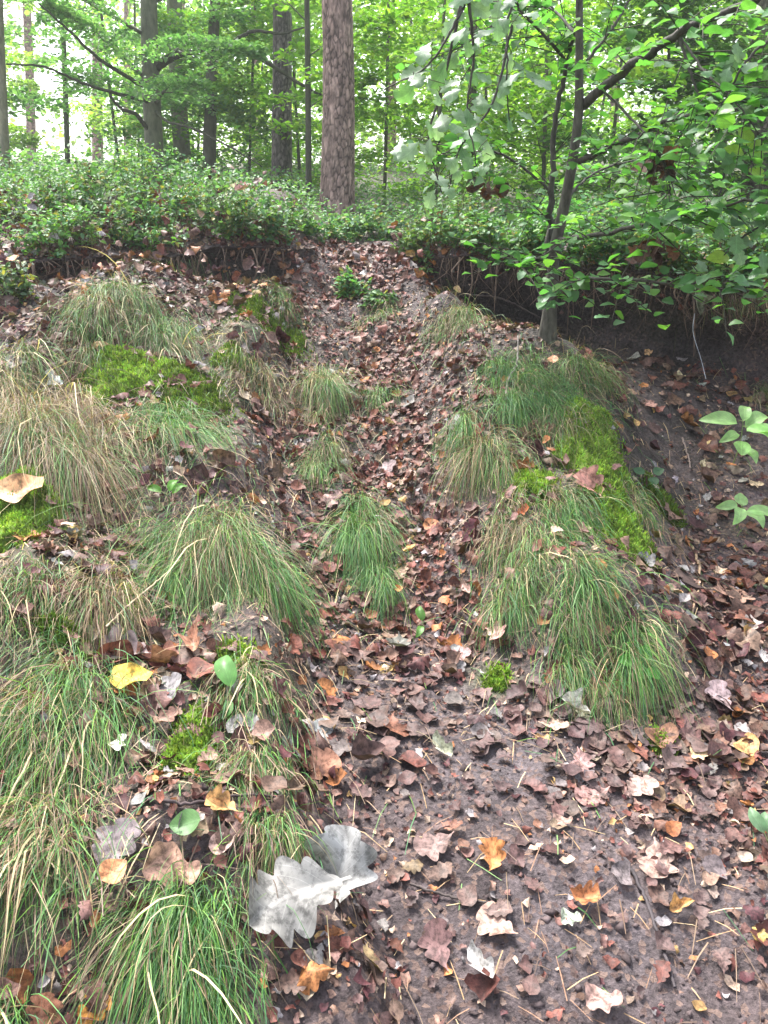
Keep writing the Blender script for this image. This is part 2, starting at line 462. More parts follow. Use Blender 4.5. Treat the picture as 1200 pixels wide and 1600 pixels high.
wob = 60 * fbm(X * 4, Y * 4, 3)
soil = np.array([.078, .058, .057])
tint = np.tile(soil, X.shape + (1,))
front = depg > .3
GREEN_PATCH = [(200, 590, 130, 60, .9), (310, 620, 60, 60, .9), (400, 510, 90, 50, .7), (440, 470, 50, 40, .5), (130, 980, 90, 60, .7),
               (300, 1170, 80, 60, .9), (380, 1070, 90, 60, .6), (930, 760, 60, 90, .8), (775, 1065, 30, 30, .8), (1030, 790, 40, 30, .6),
               (840, 620, 90, 90, .4), (600, 680, 90, 120, .25), (60, 1300, 90, 160, .5), (860, 930, 90, 80, .4), (1030, 480, 80, 30, .4), (100, 830, 130, 90, .5)]
gm = np.where(front, ell(pxg + wob, pyg + wob, GREEN_PATCH), 0)[..., None]
tint = tint * (1 - gm) + np.array([.06, .085, .022]) * gm
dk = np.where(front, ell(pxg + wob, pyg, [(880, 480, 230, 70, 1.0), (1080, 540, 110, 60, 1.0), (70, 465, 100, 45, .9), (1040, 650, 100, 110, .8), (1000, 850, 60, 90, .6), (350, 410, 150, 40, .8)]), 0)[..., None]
tint = tint * (1 - dk) + np.array([.032, .026, .026]) * dk          # dark soil of the eroded faces, with painted shade under lips and bilberry
md = np.where(front, ell(pxg + wob, pyg + wob, [(800, 1180, 200, 90, .7), (900, 1450, 260, 140, .6), (880, 900, 50, 80, .5), (1010, 860, 40, 70, .6), (640, 1120, 120, 80, .4)]), 0)[..., None]
tint = tint * (1 - md) + np.array([.112, .094, .100]) * md           # greyish trodden mud
ff = (sstep(5.2, 6.5, Y) * .8)[..., None]
tint = tint * (1 - ff) + np.array([.055, .06, .028]) * ff
tint = tint * (1 + .35 * fbm(X * 5 + 3, Y * 5, 3)[..., None])
Yw = Y + warp_y(X, Y)
GV = np.stack([X, Yw, Z], -1).reshape(-1, 3)
nyv, nxv = X.shape
ii = (np.arange(nyv - 1)[:, None] * nxv + np.arange(nxv - 1)[None])
GF = np.stack([ii, ii + 1, ii + nxv + 1, ii + nxv], -1)
xc, yc = X[:-1, :-1], Y[:-1, :-1]
inpath = (xc > pathL(yc) + .03) & (xc < gulR(yc)) & (yc > -1.0) & (yc < 5.25)
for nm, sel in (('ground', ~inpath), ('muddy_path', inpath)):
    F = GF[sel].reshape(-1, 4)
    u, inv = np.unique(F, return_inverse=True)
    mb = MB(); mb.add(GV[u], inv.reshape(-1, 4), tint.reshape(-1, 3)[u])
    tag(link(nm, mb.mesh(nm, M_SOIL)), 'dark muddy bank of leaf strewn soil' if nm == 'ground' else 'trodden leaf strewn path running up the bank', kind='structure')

# ------------------------------------------------------------------ leaf shapes
def leaf_grid(kind, rows, across, fold, bend, twist, wav, seed):
    """a leaf 1 long: across = x, along = y, normal = z; base at the origin"""
    r = np.random.default_rng(seed)
    t = np.linspace(0, 1, rows); s = np.linspace(-1, 1, across)
    env = lambda t: np.sin(np.pi * np.clip(t, 0, 1) ** .8) ** .75
    if kind == 'oak':
        n = 3.3 + r.random() * .9
        ph = r.random() * .5
        wl2 = r.uniform(.85, 1.15, 2)
        def half(t, side):
            e = .36 * np.sin(np.pi * np.clip((t - .07) / .93, .0, 1) ** 1.45) ** .62 * wl2[int(side)]
            lob = np.abs(np.sin(np.pi * (n * t + ph + side * .22))) ** .75
            return np.where(t < .09, .010, e * (.50 + .50 * lob)) + .006
    elif kind == 'oakbig':
        q_ = r.random(4) * 6
        def half(t, side):
            e = .34 * np.sin(np.pi * np.clip((t - .07) / .93, .0, 1) ** 1.35) ** .6
            lob = np.abs(np.sin(np.pi * (4.8 * t + .25 * side + q_[0]))) ** .8
            return np.where(t < .09, .010, e * (.66 + .34 * lob) * (1 + .05 * np.sin(31 * t + q_[1] + side) + .10 * np.sin(9 * t + q_[2] + 2 * side))) + .006
    elif kind == 'hornbeam':
        def half(t, side):
            return .33 * np.sin(np.pi * np.clip(t, 0, 1) ** .85) ** .8 * (1 + .06 * np.sign(np.sin(2 * np.pi * 11 * t))) + .004
    elif kind == 'broad':
        def half(t, side):
            return .42 * np.sin(np.pi * np.clip(t, 0, 1) ** .75) ** .75 + .004
    else:   # ragged scrap
        k = r.random(4) * 6
        def half(t, side):
            return (.30 * np.sin(np.pi * np.clip(t, 0, 1)) ** .5) * (1 + .3 * np.sin(7 * t + k[0] + side) + .2 * np.sin(17 * t + k[1] + 2 * side)) + .004
    wl_, wr_ = half(t, 0.0), half(t, 1.0)
    w = np.where(s[None] < 0, wl_[:, None], wr_[:, None])
    x = s[None] * w; y = np.repeat(t[:, None], across, 1)
    z = fold * np.abs(x) + bend * ((y - .45) ** 2) + twist * x * (y - .5) * 2
    z = z + wav * (np.sin(9 * y + r.random() * 6) * np.abs(x) * 1.3 + .35 * np.sin(5 * y + 7 * x + r.random() * 6) * .25)
    x = x + (.10 * r.normal()) * np.sin(np.pi * y) + (.05 * r.normal()) * np.sin(6 * y)
    if abs(bend) > .6:
        y = .45 + (y - .45) * (1 - .25 * abs(bend) * np.abs(y - .45))
    if fold > .9:
        x = x * .72
    V = np.stack([x, y, z], -1).reshape(-1, 3)
    i = np.arange(rows - 1)[:, None] * across; j = np.arange(across - 1)[None]
    F = np.stack([i + j, i + j + 1, i + across + j + 1, i + across + j], -1).reshape(-1, 4)
    UV = np.stack([(s[None] * np.minimum(w, .5)).ravel(), y.ravel()], -1)
    V = V - np.array([0, .5, 0]); 
    return V, F, UV

DEAD = [('oak', .25, .35, .3, .10), ('oak', .6, .7, -.3, .14), ('oak', -.3, -.5, .3, .12), ('oak', .1, .15, .5, .18), ('oak', 1.0, .8, .4, .12),
        ('oak', -.8, -.6, .2, .16), ('broad', .3, .5, .4, .10), ('scrap', .4, .6, .6, .2), ('scrap', -.5, .3, .5, .2), ('oak', .4, 1.0, .1, .14),
        ('oak', .15, -.9, -.4, .1), ('broad', 1.0, .9, .3, .14)]
P_LOW = [leaf_grid(k, 20 if k == 'oak' else 8, 3, a, b, c, d, 40 + i) for i, (k, a, b, c, d) in enumerate(DEAD)]
P_MID = [leaf_grid(k, 31 if k == 'oak' else 15, 5, a, b, c, d, 90 + i) for i, (k, a, b, c, d) in enumerate(DEAD)]

COLS = {'reddish brown': (.15, .055, .042), 'mauve brown': (.145, .077, .066), 'pinkish tan': (.215, .128, .098), 'dark maroon': (.085, .032, .035),
        'orange brown': (.33, .13, .05), 'grey': (.27, .24, .24), 'ochre': (.40, .25, .10), 'dull brown': (.15, .09, .065), 'buff': (.38, .27, .20)}
CN = list(COLS); CPW = np.array([.25, .27, .13, .10, .06, .06, .02, .10, .05]); CPW /= CPW.sum()
CA = np.array([COLS[c] for c in CN])

def scatter(mb, protos, P, N, size, yaw_dir, col, lift=.004, which=None):
    """stamp prototypes: P (n,3), N normals, size (n,), yaw_dir (n,3), col (n,3)"""
    M = frames(N, yaw_dir)
    which = R.integers(0, len(protos), len(P)) if which is None else which
    for k, (V, F, UV) in enumerate(protos):
        s = np.where(which == k)[0]
        if not len(s): continue
        v = np.einsum('nij,vj->nvi', M[s], V) * size[s][:, None, None]
        mn = np.minimum((np.einsum('nvi,ni->nv', v, N[s])).min(1), 0)
        v = v + P[s][:, None] + N[s][:, None] * (lift - mn * .75)[:, None, None] if np.ndim(lift) == 0 else v + P[s][:, None] + N[s][:, None] * (lift[s] - mn * .75)[:, None, None]
        f = (F[None] + (np.arange(len(s)) * len(V))[:, None, None]).reshape(-1, F.shape[1])
        mb.add(v.reshape(-1, 3), f, np.repeat(col[s], len(V), 0), np.tile(UV, (len(s), 1)))

# where leaves lie: ellipses in the photograph, used as a density over the ground
LITTER = [(560, 430, 100, 70, 1.0), (600, 560, 90, 100, 1.0), (640, 700, 80, 120, 1.0), (560, 780, 120, 90, .9), (660, 850, 90, 100, 1.0), (520, 900, 70, 90, .9),
          (690, 960, 110, 80, .8), (560, 1000, 110, 80, .8), (620, 1080, 150, 90, .42), (450, 650, 60, 130, .9), (470, 480, 60, 60, .8),
          (1120, 1200, 130, 170, 1.0), (1150, 980, 90, 120, .9), (980, 1200, 130, 80, .9), (880, 1120, 90, 60, .7), (1180, 1350, 90, 140, .8), (1050, 1350, 120, 100, .25),
          (1000, 620, 120, 60, .25), (1120, 600, 90, 50, .45), (1080, 800, 90, 150, .22), (770, 500, 80, 60, .7), (740, 600, 60, 100, .7), (800, 700, 50, 60, .4),
          (240, 1060, 120, 60, .9), (300, 1290, 130, 90, .9), (190, 1400, 80, 80, .7), (500, 1520, 110, 90, 1.0), (90, 1540, 110, 70, .9), (490, 1200, 70, 90, .8), (600, 1300, 80, 130, .3),
          (110, 560, 130, 40, .7), (230, 650, 90, 60, .8), (280, 740, 70, 50, .7), (140, 850, 70, 80, .7), (240, 950, 60, 60, .6), (60, 480, 120, 60, .7), (300, 440, 200, 50, .7),
          (60, 400, 120, 50, .9), (420, 390, 90, 40, .9), (230, 340, 270, 90, .8), (750, 1300, 250, 200, .17), (850, 1500, 300, 150, .13), (860, 880, 80, 120, .3), (920, 1030, 90, 90, .5),
          (700, 390, 80, 40, .5), (380, 1150, 100, 80, .5), (420, 1280, 90, 90, .5), (1010, 900, 60, 100, .25), (1100, 450, 120, 60, .35)]
def dens(P):
    px, py, dep = project(P)
    d = np.where(dep > .3, ell(px, py, LITTER), 0) + .07
    d = d * (1 - .93 * np.where(dep > .3, ell(px, py, [(900, 470, 210, 55, 1), (1060, 540, 110, 50, 1), (70, 465, 70, 30, .9), (1020, 700, 70, 130, .75), (330, 405, 110, 22, .8)]), 0))
    out = (px < -60) | (px > 1260) | (py > 1660)
    return np.where(out, .35, d)

# ------------------------------------------------------------------ notable leaves, one by one
def leaf_obj(name, px, py, size, ci, proto, yaw, tilt=.25, label=None, cat='leaf', group=None, mat=None, lift=.006, meshes={}, P=None, N=None):
    P = (G1(px, py) if lift < .08 else G1(px, py + 40)) if P is None else P
    N = nrm(P[0:1], P[1:2])[0] if N is None else N
    N = unit(N + np.array([R.normal() * tilt * .5, R.normal() * tilt * .5 - .12 * tilt, 0]))
    fw = np.array([math.cos(yaw), math.sin(yaw), 0.0])
    M = frames(N[None], fw[None])[0]
    key = (proto, (mat or M_LEAFOBJ).name)
    if key not in meshes:
        mb = MB(); V, F, UV = PROTOS[proto] if isinstance(proto, str) else P_MID[proto]
        mb.add(V, F, None, UV); meshes[key] = mb.mesh(name, mat or M_LEAFOBJ)
    me = meshes[key]
    Vp = (PROTOS[proto] if isinstance(proto, str) else P_MID[proto])[0]
    mn = min(((Vp @ M.T) @ N).min(), 0) * size
    o = link(name, me)
    pos = P + N * (lift - mn * .75)
    o.matrix_world = Matrix.Translation(Vector(pos)) @ Matrix([list(map(float, r)) for r in M]).to_4x4() @ Matrix.Scale(float(size), 4)
    c = COLS[ci] if isinstance(ci, str) else ci
    o.color = (*c, 1)
    return tag(o, label, cat, group)

PROTOS = {
    'grey_a': leaf_grid('oakbig', 71, 13, .30, .45, .5, .34, 501), 'grey_b': leaf_grid('oakbig', 71, 13, .40, .35, -.4, .36, 517),
    'oak_flat': leaf_grid('oak', 45, 7, .15, .3, .2, .10, 522), 'oak_curl': leaf_grid('oak', 45, 7, .75, .8, .4, .14, 533),
    'maple': leaf_grid('broad', 25, 7, .25, .5, .3, .16, 540), 'scrap_roll': leaf_grid('scrap', 25, 7, 1.1, .7, .5, .12, 551),
    'scrap': leaf_grid('scrap', 25, 7, .2, .4, .5, .2, 559), 'broad': leaf_grid('broad', 21, 7, .3, .3, .2, .05, 560),
    'hornbeam': leaf_grid('hornbeam', 23, 5, .25, -.25, .1, .05, 571), 'oak_green': leaf_grid('oak', 31, 5, .12, -.25, .15, .06, 583),
    'oak_green_b': leaf_grid('oak', 31, 5, -.2, -.5, -.2, .08, 591), 'lance': leaf_grid('broad', 19, 5, .25, -.6, .1, .04, 602)}
_v = PROTOS['lance'][0]; _v[:, 0] *= .62
GP = (.34, .34, .32)
HERO = [  # px, py, size, colour, shape, yaw degrees, label
    (462, 1432, .22, (.185, .178, .165), 'grey_a', 215, 'large pale grey oak leaf lying flat at the path edge beside the green grass tuft'),
    (545, 1392, .22, (.25, .245, .235), 'grey_b', 80, 'large whitish grey oak leaf lying at the right of the other big grey leaf'),
    (497, 1205, .125, (.40, .20, .13), 'oak_flat', 60, 'large pinkish orange oak leaf at the left path edge'),
    (525, 1228, .07, (.20, .08, .03), 'oak_curl', 20, 'dark rusty curled leaf tucked behind the large pinkish orange leaf'),
    (506, 1152, .095, (.27, .27, .26), 'oak_flat', 110, 'plain grey oak leaf above the large pinkish orange leaf'),
    (567, 1132, .04, (.62, .50, .36), 'scrap', 40, 'tiny cream scrap of leaf on the path'),
    (692, 1172, .085, (.36, .36, .27), 'scrap_roll', 120, 'pale greenish rolled leaf in the middle of the muddy path'),
    (208, 1075, .11, (.62, .42, .08), 'maple', 150, 'bright yellow leaf among brown leaves above the large left tussock'),
    (240, 1090, .09, (.50, .33, .24), 'oak_flat', 100, 'cream pink leaf touching the bright yellow leaf'),
    (265, 1088, .115, (.25, .23, .23), 'oak_flat', 40, 'grey leaf just right of the bright yellow leaf'),
    (200, 1030, .15, (.27, .21, .20), 'oak_curl', 170, 'broad mauve grey leaf above the bright yellow leaf'),
    (250, 1042, .13, (.34, .17, .12), 'scrap_roll', 175, 'long rusty rolled leaf right of the broad mauve grey leaf'),
    (310, 1015, .10, (.33, .17, .11), 'scrap_roll', 95, 'upright brown rolled leaf at the foot of the brown-green tussock'),
    (50, 752, .155, (.52, .30, .16), 'maple', 170, 'big tan leaf with yellow edge lying on the bright moss at left'),
    (918, 772, .15, (.42, .21, .17), 'oak_curl', 110, 'long pale red leaf standing on the mossy rib'),
    (297, 1295, .062, (.14, .27, .10), 'broad', 190, 'fresh green leaf lying among brown leaves above the green tuft'),
    (345, 1270, .08, (.48, .27, .11), 'oak_curl', 160, 'ochre curled oak leaf just above the fresh green leaf'),
    (183, 1332, .12, (.25, .20, .20), 'oak_flat', 75, 'purplish grey oak leaf left of the fresh green leaf'),
    (170, 1388, .058, (.42, .19, .09), 'broad', 60, 'small orange brown leaf below the purplish grey leaf'),
    (345, 1322, .05, (.40, .26, .22), 'broad', 20, 'small pink curled leaf right of the fresh green leaf'),
    (270, 1358, .11, (.38, .22, .16), 'scrap', 10, 'wide pinkish brown leaf above the crown of the green tuft'),
    (768, 1345, .085, (.42, .18, .07), 'oak_curl', 75, 'orange pointed curled leaf alone on the lower path'),
    (908, 1402, .075, (.30, .12, .05), 'oak_curl', 340, 'rusty cupped leaf alone on the lower path'),
    (755, 1517, .085, (.40, .38, .36), 'scrap_roll', 120, 'white torn strip of leaf on the lower path'),
    (783, 1450, .105, (.30, .19, .15), 'oak_flat', 130, 'mauve tan oak leaf above the white torn strip'),
    (884, 1437, .05, (.40, .44, .33), 'scrap', 30, 'pale greenish scrap below the rusty cupped leaf'),
    (1062, 1422, .06, (.42, .24, .10), 'scrap_roll', 20, 'ochre rolled scrap beside the dark stick on the lower path'),
    (940, 1570, .075, (.30, .19, .16), 'scrap', 20, 'flat tan scrap near the bottom edge of the path'),
    (182, 1180, .055, (.60, .58, .48), 'scrap', 100, 'cream white scrap caught on the large left tussock'),
    (84, 596, .09, (.60, .60, .57), 'scrap', 150, 'white torn leaf on the upper left slope'),
    (215, 498, .05, (.52, .49, .49), 'scrap', 10, 'small whitish leaf caught in the upper left tussock'),
    (290, 532, .06, (.48, .44, .42), 'scrap_roll', 95, 'pale hanging leaf at the right of the upper left tussock'),
    (742, 838, .12, (.10, .035, .04), 'oak_curl', 20, 'dark maroon leaf at the right side of the gully'),
    (748, 684, .08, (.20, .035, .045), 'oak_curl', 70, 'deep red leaf on the twig beside the bright rib grass'),
    (605, 738, .12, (.20, .145, .145), 'oak_flat', 30, 'dark mauve flat oak leaf in the middle of the gully'),
    (517, 785, .09, (.42, .27, .24), 'scrap', 80, 'pale pink leaf below the small gully tussock'),
    (468, 848, .08, (.22, .11, .10), 'oak_curl', 60, 'shiny purple brown leaf left in the gully'),
    (1138, 935, .17, (.36, .21, .15), 'oak_flat', 10, 'large tan oak leaf on the right slope beside the bark chip'),
    (1122, 1100, .11, (.26, .19, .19), 'oak_flat', 100, 'mauve grey oak leaf right of the lowest rib tussock'),
    (1165, 985, .09, (.38, .31, .27), 'oak_curl', 15, 'pale folded leaf below the large tan leaf'),
    (1120, 900, .06, (.50, .36, .25), 'oak_curl', 30, 'buff oak leaf just above the large tan leaf'),
    (942, 1080, .085, (.24, .11, .08), 'oak_flat', 170, 'brown leaf draped over the lower rib grass'),
    (968, 1078, .065, (.42, .27, .16), 'scrap_roll', 140, 'tan rolled leaf beside the tiny green seedling'),
    (943, 985, .065, (.30, .13, .09), 'oak_flat', 160, 'small rusty oak leaf caught on the middle rib grass'),
    (892, 1118, .095, (.44, .42, .37), 'scrap_roll', 320, 'whitish grey crumpled leaf below the lower rib grass'),
    (865, 1140, .085, (.36, .24, .18), 'oak_flat', 340, 'tan oak leaf left of the whitish crumpled leaf'),
    (912, 1130, .08, (.27, .26, .18), 'scrap', 100, 'olive grey leaf right of the whitish crumpled leaf'),
    (1092, 1186, .055, (.62, .44, .25), 'scrap', 20, 'bright cream leaf scrap on the right slope'),
    (780, 1000, .10, (.38, .22, .19), 'oak_flat', 300, 'pink oak leaf on the bare mud left of the rib grass'),
    (718, 1030, .085, (.33, .19, .18), 'oak_flat', 10, 'pink brown leaf on the path below the gully'),
    (716, 1052, .07, (.24, .22, .21), 'oak_flat', 60, 'small grey oak leaf below the pink brown leaf on the path'),
    (735, 928, .08, (.42, .29, .25), 'scrap_roll', 100, 'glossy pale pink leaf below the dark maroon leaf'),
    (621, 928, .035, (.46, .17, .05), 'broad', 30, 'tiny bright orange leaf beside the hanging gully tussock'),
    (1000, 1240, .10, (.28, .19, .16), 'oak_flat', 30, 'mauve tan oak leaf on the path right of centre'),
    (925, 1245, .10, (.28, .16, .14), 'oak_flat', 200, 'reddish tan oak leaf on the path below the rib'),
    (1020, 1350, .12, (.26, .17, .14), 'oak_flat', 250, 'dull brown flat leaf above the dark stick'),
    (905, 1195, .09, (.23, .13, .12), 'oak_flat', 260, 'brown oak leaf half sunk below the rib end'),
    (680, 1320, .10, (.19, .125, .11), 'oak_flat', 200, 'dark brown leaf on the path left of the orange pointed leaf'),
    (690, 1480, .10, (.15, .085, .08), 'oak_flat', 100, 'blackish brown leaf left of the white torn strip'),
    (1175, 760, .08, (.50, .36, .22), 'scrap', 30, 'pale leaf on the right slope near the seedling'),
    (1095, 735, .075, (.40, .33, .22), 'scrap_roll', 95, 'olive buff rolled leaf upright below the large seedling'),
    (1062, 590, .055, (.52, .42, .26), 'scrap', 330, 'pale buff leaf on the floor of the dark hollow'),
    (1013, 635, .085, (.30, .16, .13), 'oak_flat', 280, 'reddish leaf on the soil at the mouth of the hollow'),
    (1016, 552, .05, (.42, .24, .12), 'scrap', 10, 'small tan leaf below the dark hollow wall'),
    (785, 640, .06, (.50, .26, .14), 'oak_flat', 20, 'small orange tan leaf on the curved stick'),
    (865, 570, .06, (.46, .24, .14), 'broad', 80, 'orange tan leaf at the top of the bright rib grass'),
    (820, 805, .06, (.40, .14, .06), 'oak_curl', 10, 'rusty leaf on the moss at the rib'),
    (372, 298, .13, (.45, .25, .22), 'oak_curl', 10, 'pale pink curled leaf resting on top of the bilberry'),
    (400, 790, .05, (.50, .33, .25), 'broad', 40, 'small pale leaf on the brown-green tussock'),
    (145, 1585, .07, (.50, .22, .05), 'oak_flat', 60, 'orange leaf at the bottom edge left of the green tuft'),
    (60, 1590, .08, (.36, .16, .10), 'oak_curl', 100, 'orange brown leaf at the bottom left corner'),
    (420, 1095, .07, (.14, .06, .06), 'oak_curl', 150, 'dark purple leaf on the low grass left of the path'),
    (880, 1290, .05, (.24, .15, .12), 'scrap', 10, 'small dark scrap in the middle of the lower path'),
]
for px, py, sz, c, pr, yw, lab in HERO:
    g = 'notable fallen leaves'
    if py == 298:
        P = PX(px, py, 5.25)
        leaf_obj('fallen_leaf', px, py, sz, c, pr, math.radians(yw), label=lab, group=g, P=P, N=np.array([.1, -.5, .85]))
    elif c == (.14, .27, .10):
        leaf_obj('green_leaf', px, py, sz * 1.0, c, pr, math.radians(yw), label=lab, mat=M_GREENOBJ, tilt=.5, lift=.03)
    else:
        lf = .08 if 'bright moss at left' in lab else .05 if py > 1380 and py < 1430 and px < 560 else .03 if ('tussock' in lab or 'grass' in lab or 'moss' in lab) else .012
        t = .3
        N = None
        if 'lying at the right' in lab:
            N = np.array([-.25, -.35, .85])
        leaf_obj('fallen_leaf', px, py, sz, c, pr, math.radians(yw), tilt=t, label=lab, group=g, lift=lf, N=N)

# ------------------------------------------------------------------ leaf litter
LANDMARKS = [  # px, py, phrase
    (506, 1400, 'two big pale grey leaves'), (497, 1205, 'large pinkish orange leaf'), (692, 1172, 'greenish rolled leaf'), (208, 1075, 'bright yellow leaf'),
    (297, 1295, 'fresh green leaf'), (768, 1345, 'orange pointed leaf'), (908, 1402, 'rusty cupped leaf'), (755, 1517, 'white torn strip'), (310, 1480, 'green tuft at the bottom'),
    (742, 838, 'dark maroon leaf'), (605, 738, 'dark mauve flat leaf'), (1138, 935, 'large tan oak leaf'), (1122, 1100, 'mauve grey oak leaf'), (892, 1118, 'whitish crumpled leaf'),
    (1092, 1186, 'bright cream scrap'), (780, 1000, 'pink oak leaf on bare mud'), (580, 860, 'hanging gully tussock'), (505, 735, 'small gully tussock'), (855, 500, 'sapling foot'),
    (710, 520, 'lone tussock beside the gully'), (820, 600, 'bright rib grass'), (930, 700, 'mossy rib'), (1160, 680, 'large right seedling'), (84, 596, 'white torn leaf'),
    (195, 580, 'bright upper left moss'), (210, 490, 'upper left tussock'), (50, 752, 'big tan leaf on moss'), (310, 850, 'brown-green tussock'), (390, 600, 'brown stubby tussock'),
    (1010, 1050, 'lowest rib tussock'), (1040, 1460, 'dark stick'), (1000, 520, 'dark hollow'), (90, 1150, 'large left tussock'), (545, 420, 'top of the path'),
    (530, 640, 'upper gully grass'), (830, 880, 'middle rib grass'), (1078, 915, 'dark bark chip'), (567, 1132, 'tiny cream scrap'), (20, 1570, 'bottom left tuft'),
    (290, 680, 'green slanting tussock'), (60, 440, 'eroded left face'), (940, 1570, 'flat tan scrap'), (300, 1180, 'low green moss')]
LMX = np.array([l[:2] for l in LANDMARKS], float)

def mk_candidates(n, ymax=5.4):
    P = np.stack([R.uniform(-3.2, 3.0, n), R.uniform(.75, ymax, n)], -1)
    z = zf(P[:, 0], P[:, 1])
    P = np.column_stack([P, z])
    keep = R.random(n) < dens(P)
    P = P[keep]
    P[:, 1] += warp_y(P[:, 0], P[:, 1])
    return P

cand = mk_candidates(30000)
px_, py_, dp_ = project(cand)
inv_ = (px_ > 8) & (px_ < 1192) & (py_ > 350) & (py_ < 1592)
csz = np.clip(R.lognormal(math.log(.050), .34, len(cand)), .022, .10)
ci = R.choice(len(CN), len(cand), p=CPW)
# redder in the gully, greyer and tanner on the lower path
gul = (px_ > 450) & (px_ < 790) & (py_ < 1010)
ci = np.where(gul & (R.random(len(cand)) < .45), 0, ci)
csz = np.where(gul, csz * .85, csz)
csz = np.where(py_ > 1200, np.minimum(csz * .72, .07), csz)
foot = (py_ > 1060) & (px_ > 520) & (px_ < 1130)
tone = np.array([.88, .90, .86]) * CA[ci] * R.uniform(.55, 1.3, (len(cand), 1)) * R.uniform(.92, 1.08, (len(cand), 3))
wh = R.integers(0, len(DEAD), len(cand))
wh = np.where(foot & (R.random(len(cand)) < .8), np.array([0, 3, 6, 7])[R.integers(0, 4, len(cand))], wh)
tone = np.where((foot & (R.random(len(cand)) < .85))[:, None], tone * .38 + .55 * np.array([.10, .070, .068]), tone)
# the individuals: those that show largest, kept apart from one another
order = np.argsort(-(csz / dp_) * inv_)
chosen = []
hero_xy = np.array([h[:2] for h in HERO], float)
for i in order:
    if len(chosen) >= 228: break
    if not inv_[i]: continue
    q = np.array([px_[i], py_[i]])
    if np.min(np.hypot(*(hero_xy - q).T)) < 26: continue
    if chosen and np.min(np.hypot(px_[chosen] - q[0], py_[chosen] - q[1])) < 30: continue
    if R.random() < (.72 if foot[i] else .35): continue
    chosen.append(i)
STATE = ['flat', 'folded', 'humped', 'wavy', 'tightly curled', 'arched', 'oval', 'torn', 'ragged', 'cupped', 'drooping', 'rolled oval']
used = set()
for i in chosen:
    q = np.array([px_[i], py_[i]])
    d = np.hypot(*(LMX - q).T)
    kind = 'leaf' if DEAD[wh[i]][0] != 'oak' else 'oak leaf'
    lab = None
    for k in np.argsort(d)[:5]:
        dx, dy = q - LMX[k]
        dr = ('just ' if d[k] < 60 else '') + (('right of' if dx > 0 else 'left of') if abs(dx) > abs(dy) else ('below' if dy > 0 else 'above'))
        if d[k] > 150: dr = 'well ' + dr
        lab = f"{STATE[wh[i]]} {CN[ci[i]]} {kind} {dr} the {LANDMARKS[k][2]}"
        if lab not in used: break
    used.add(lab)
    o = leaf_obj('fallen_leaf', 0, 0, csz[i] * 1.12, tuple(tone[i]), int(wh[i]), R.random() * 6.28, tilt=.2 if foot[i] else .4, label=lab, group='fallen leaves scattered over the bank and path', P=cand[i], lift=.008 + .012 * R.random())
rest = np.setdiff1d(np.arange(len(cand)), chosen)
Nn = unit(nrm(cand[rest, 0], cand[rest, 1]) + R.normal(size=(len(rest), 3)) * np.where(foot[rest], .08, .20)[:, None])
mb = MB()
scatter(mb, P_LOW, cand[rest], Nn, csz[rest], unit(R.normal(size=(len(rest), 3)) * [1, 1, .1]), tone[rest], lift=.002 + .016 * R.random(len(rest)), which=wh[rest])
tag(link('leaf_litter', mb.mesh('leaf_litter', M_LITTER), kind='stuff'), 'litter of small dead oak leaves covering the bank', 'leaf litter')

# broken leaf bits trodden into the soil
c2 = mk_candidates(90000)
bits = np.where(R.random((len(c2), 1)) < .93, CA[R.choice(len(CN), len(c2), p=CPW)], CA[8]) * R.uniform(.5, 1.3, (len(c2), 1))
mb = MB()
lowbits = [leaf_grid('scrap', 5, 3, a, b, .5, .2, 700 + i) for i, (a, b) in enumerate([(.3, .5), (-.4, .6), (.8, -.4), (.1, .2), (-.9, .9)])]
scatter(mb, lowbits, c2, unit(nrm(c2[:, 0], c2[:, 1]) + R.normal(size=(len(c2), 3)) * .25), np.clip(R.lognormal(math.log(.017), .45, len(c2)), .006, .04),
        unit(R.normal(size=(len(c2), 3)) * [1, 1, .1]), bits, lift=.001 + .006 * R.random(len(c2)))
tag(link('leaf_crumbs', mb.mesh('leaf_crumbs', M_LITTER), kind='stuff'), 'broken leaf crumbs trodden into the mud', 'leaf crumbs')

# soil crumbs
def octa(): 
    V = np.array([[1, 0, 0], [-1, 0, 0], [0, 1, 0], [0, -1, 0], [0, 0, 1], [0, 0, -1.]])
    F = np.array([[0, 2, 4], [2, 1, 4], [1, 3, 4], [3, 0, 4], [2, 0, 5], [1, 2, 5], [3, 1, 5], [0, 3, 5]])
    return V, F
n = 26000
P = np.stack([R.uniform(-2.6, 2.8, n), R.uniform(.75, 5.3, n)], -1)
P = np.column_stack([P, zf(P[:, 0], P[:, 1])])
P = P[R.random(n) < .25 + .75 * ((P[:, 0] > pathL(P[:, 1])) & (P[:, 0] < gulR(P[:, 1]) + .2))]
P[:, 1] += warp_y(P[:, 0], P[:, 1])
V0, F0 = octa()
sz = np.clip(R.lognormal(math.log(.0045), .5, len(P)), .0015, .016)
v = V0[None] * (1 + .4 * R.normal(size=(len(P), 6, 1))) * sz[:, None, None] + .25 * sz[:, None, None] * R.normal(size=(len(P), 6, 3)) + P[:, None]
mb = MB(); mb.add(v.reshape(-1, 3), (F0[None] + 6 * np.arange(len(P))[:, None, None]).reshape(-1, 3), np.repeat(soil * R.uniform(.6, 1.5, (len(P), 1)), 6, 0))
tag(link('soil_crumbs', mb.mesh('soil_crumbs', M_CRUMB), kind='stuff'), 'crumbs of damp soil on the trodden path', 'soil')

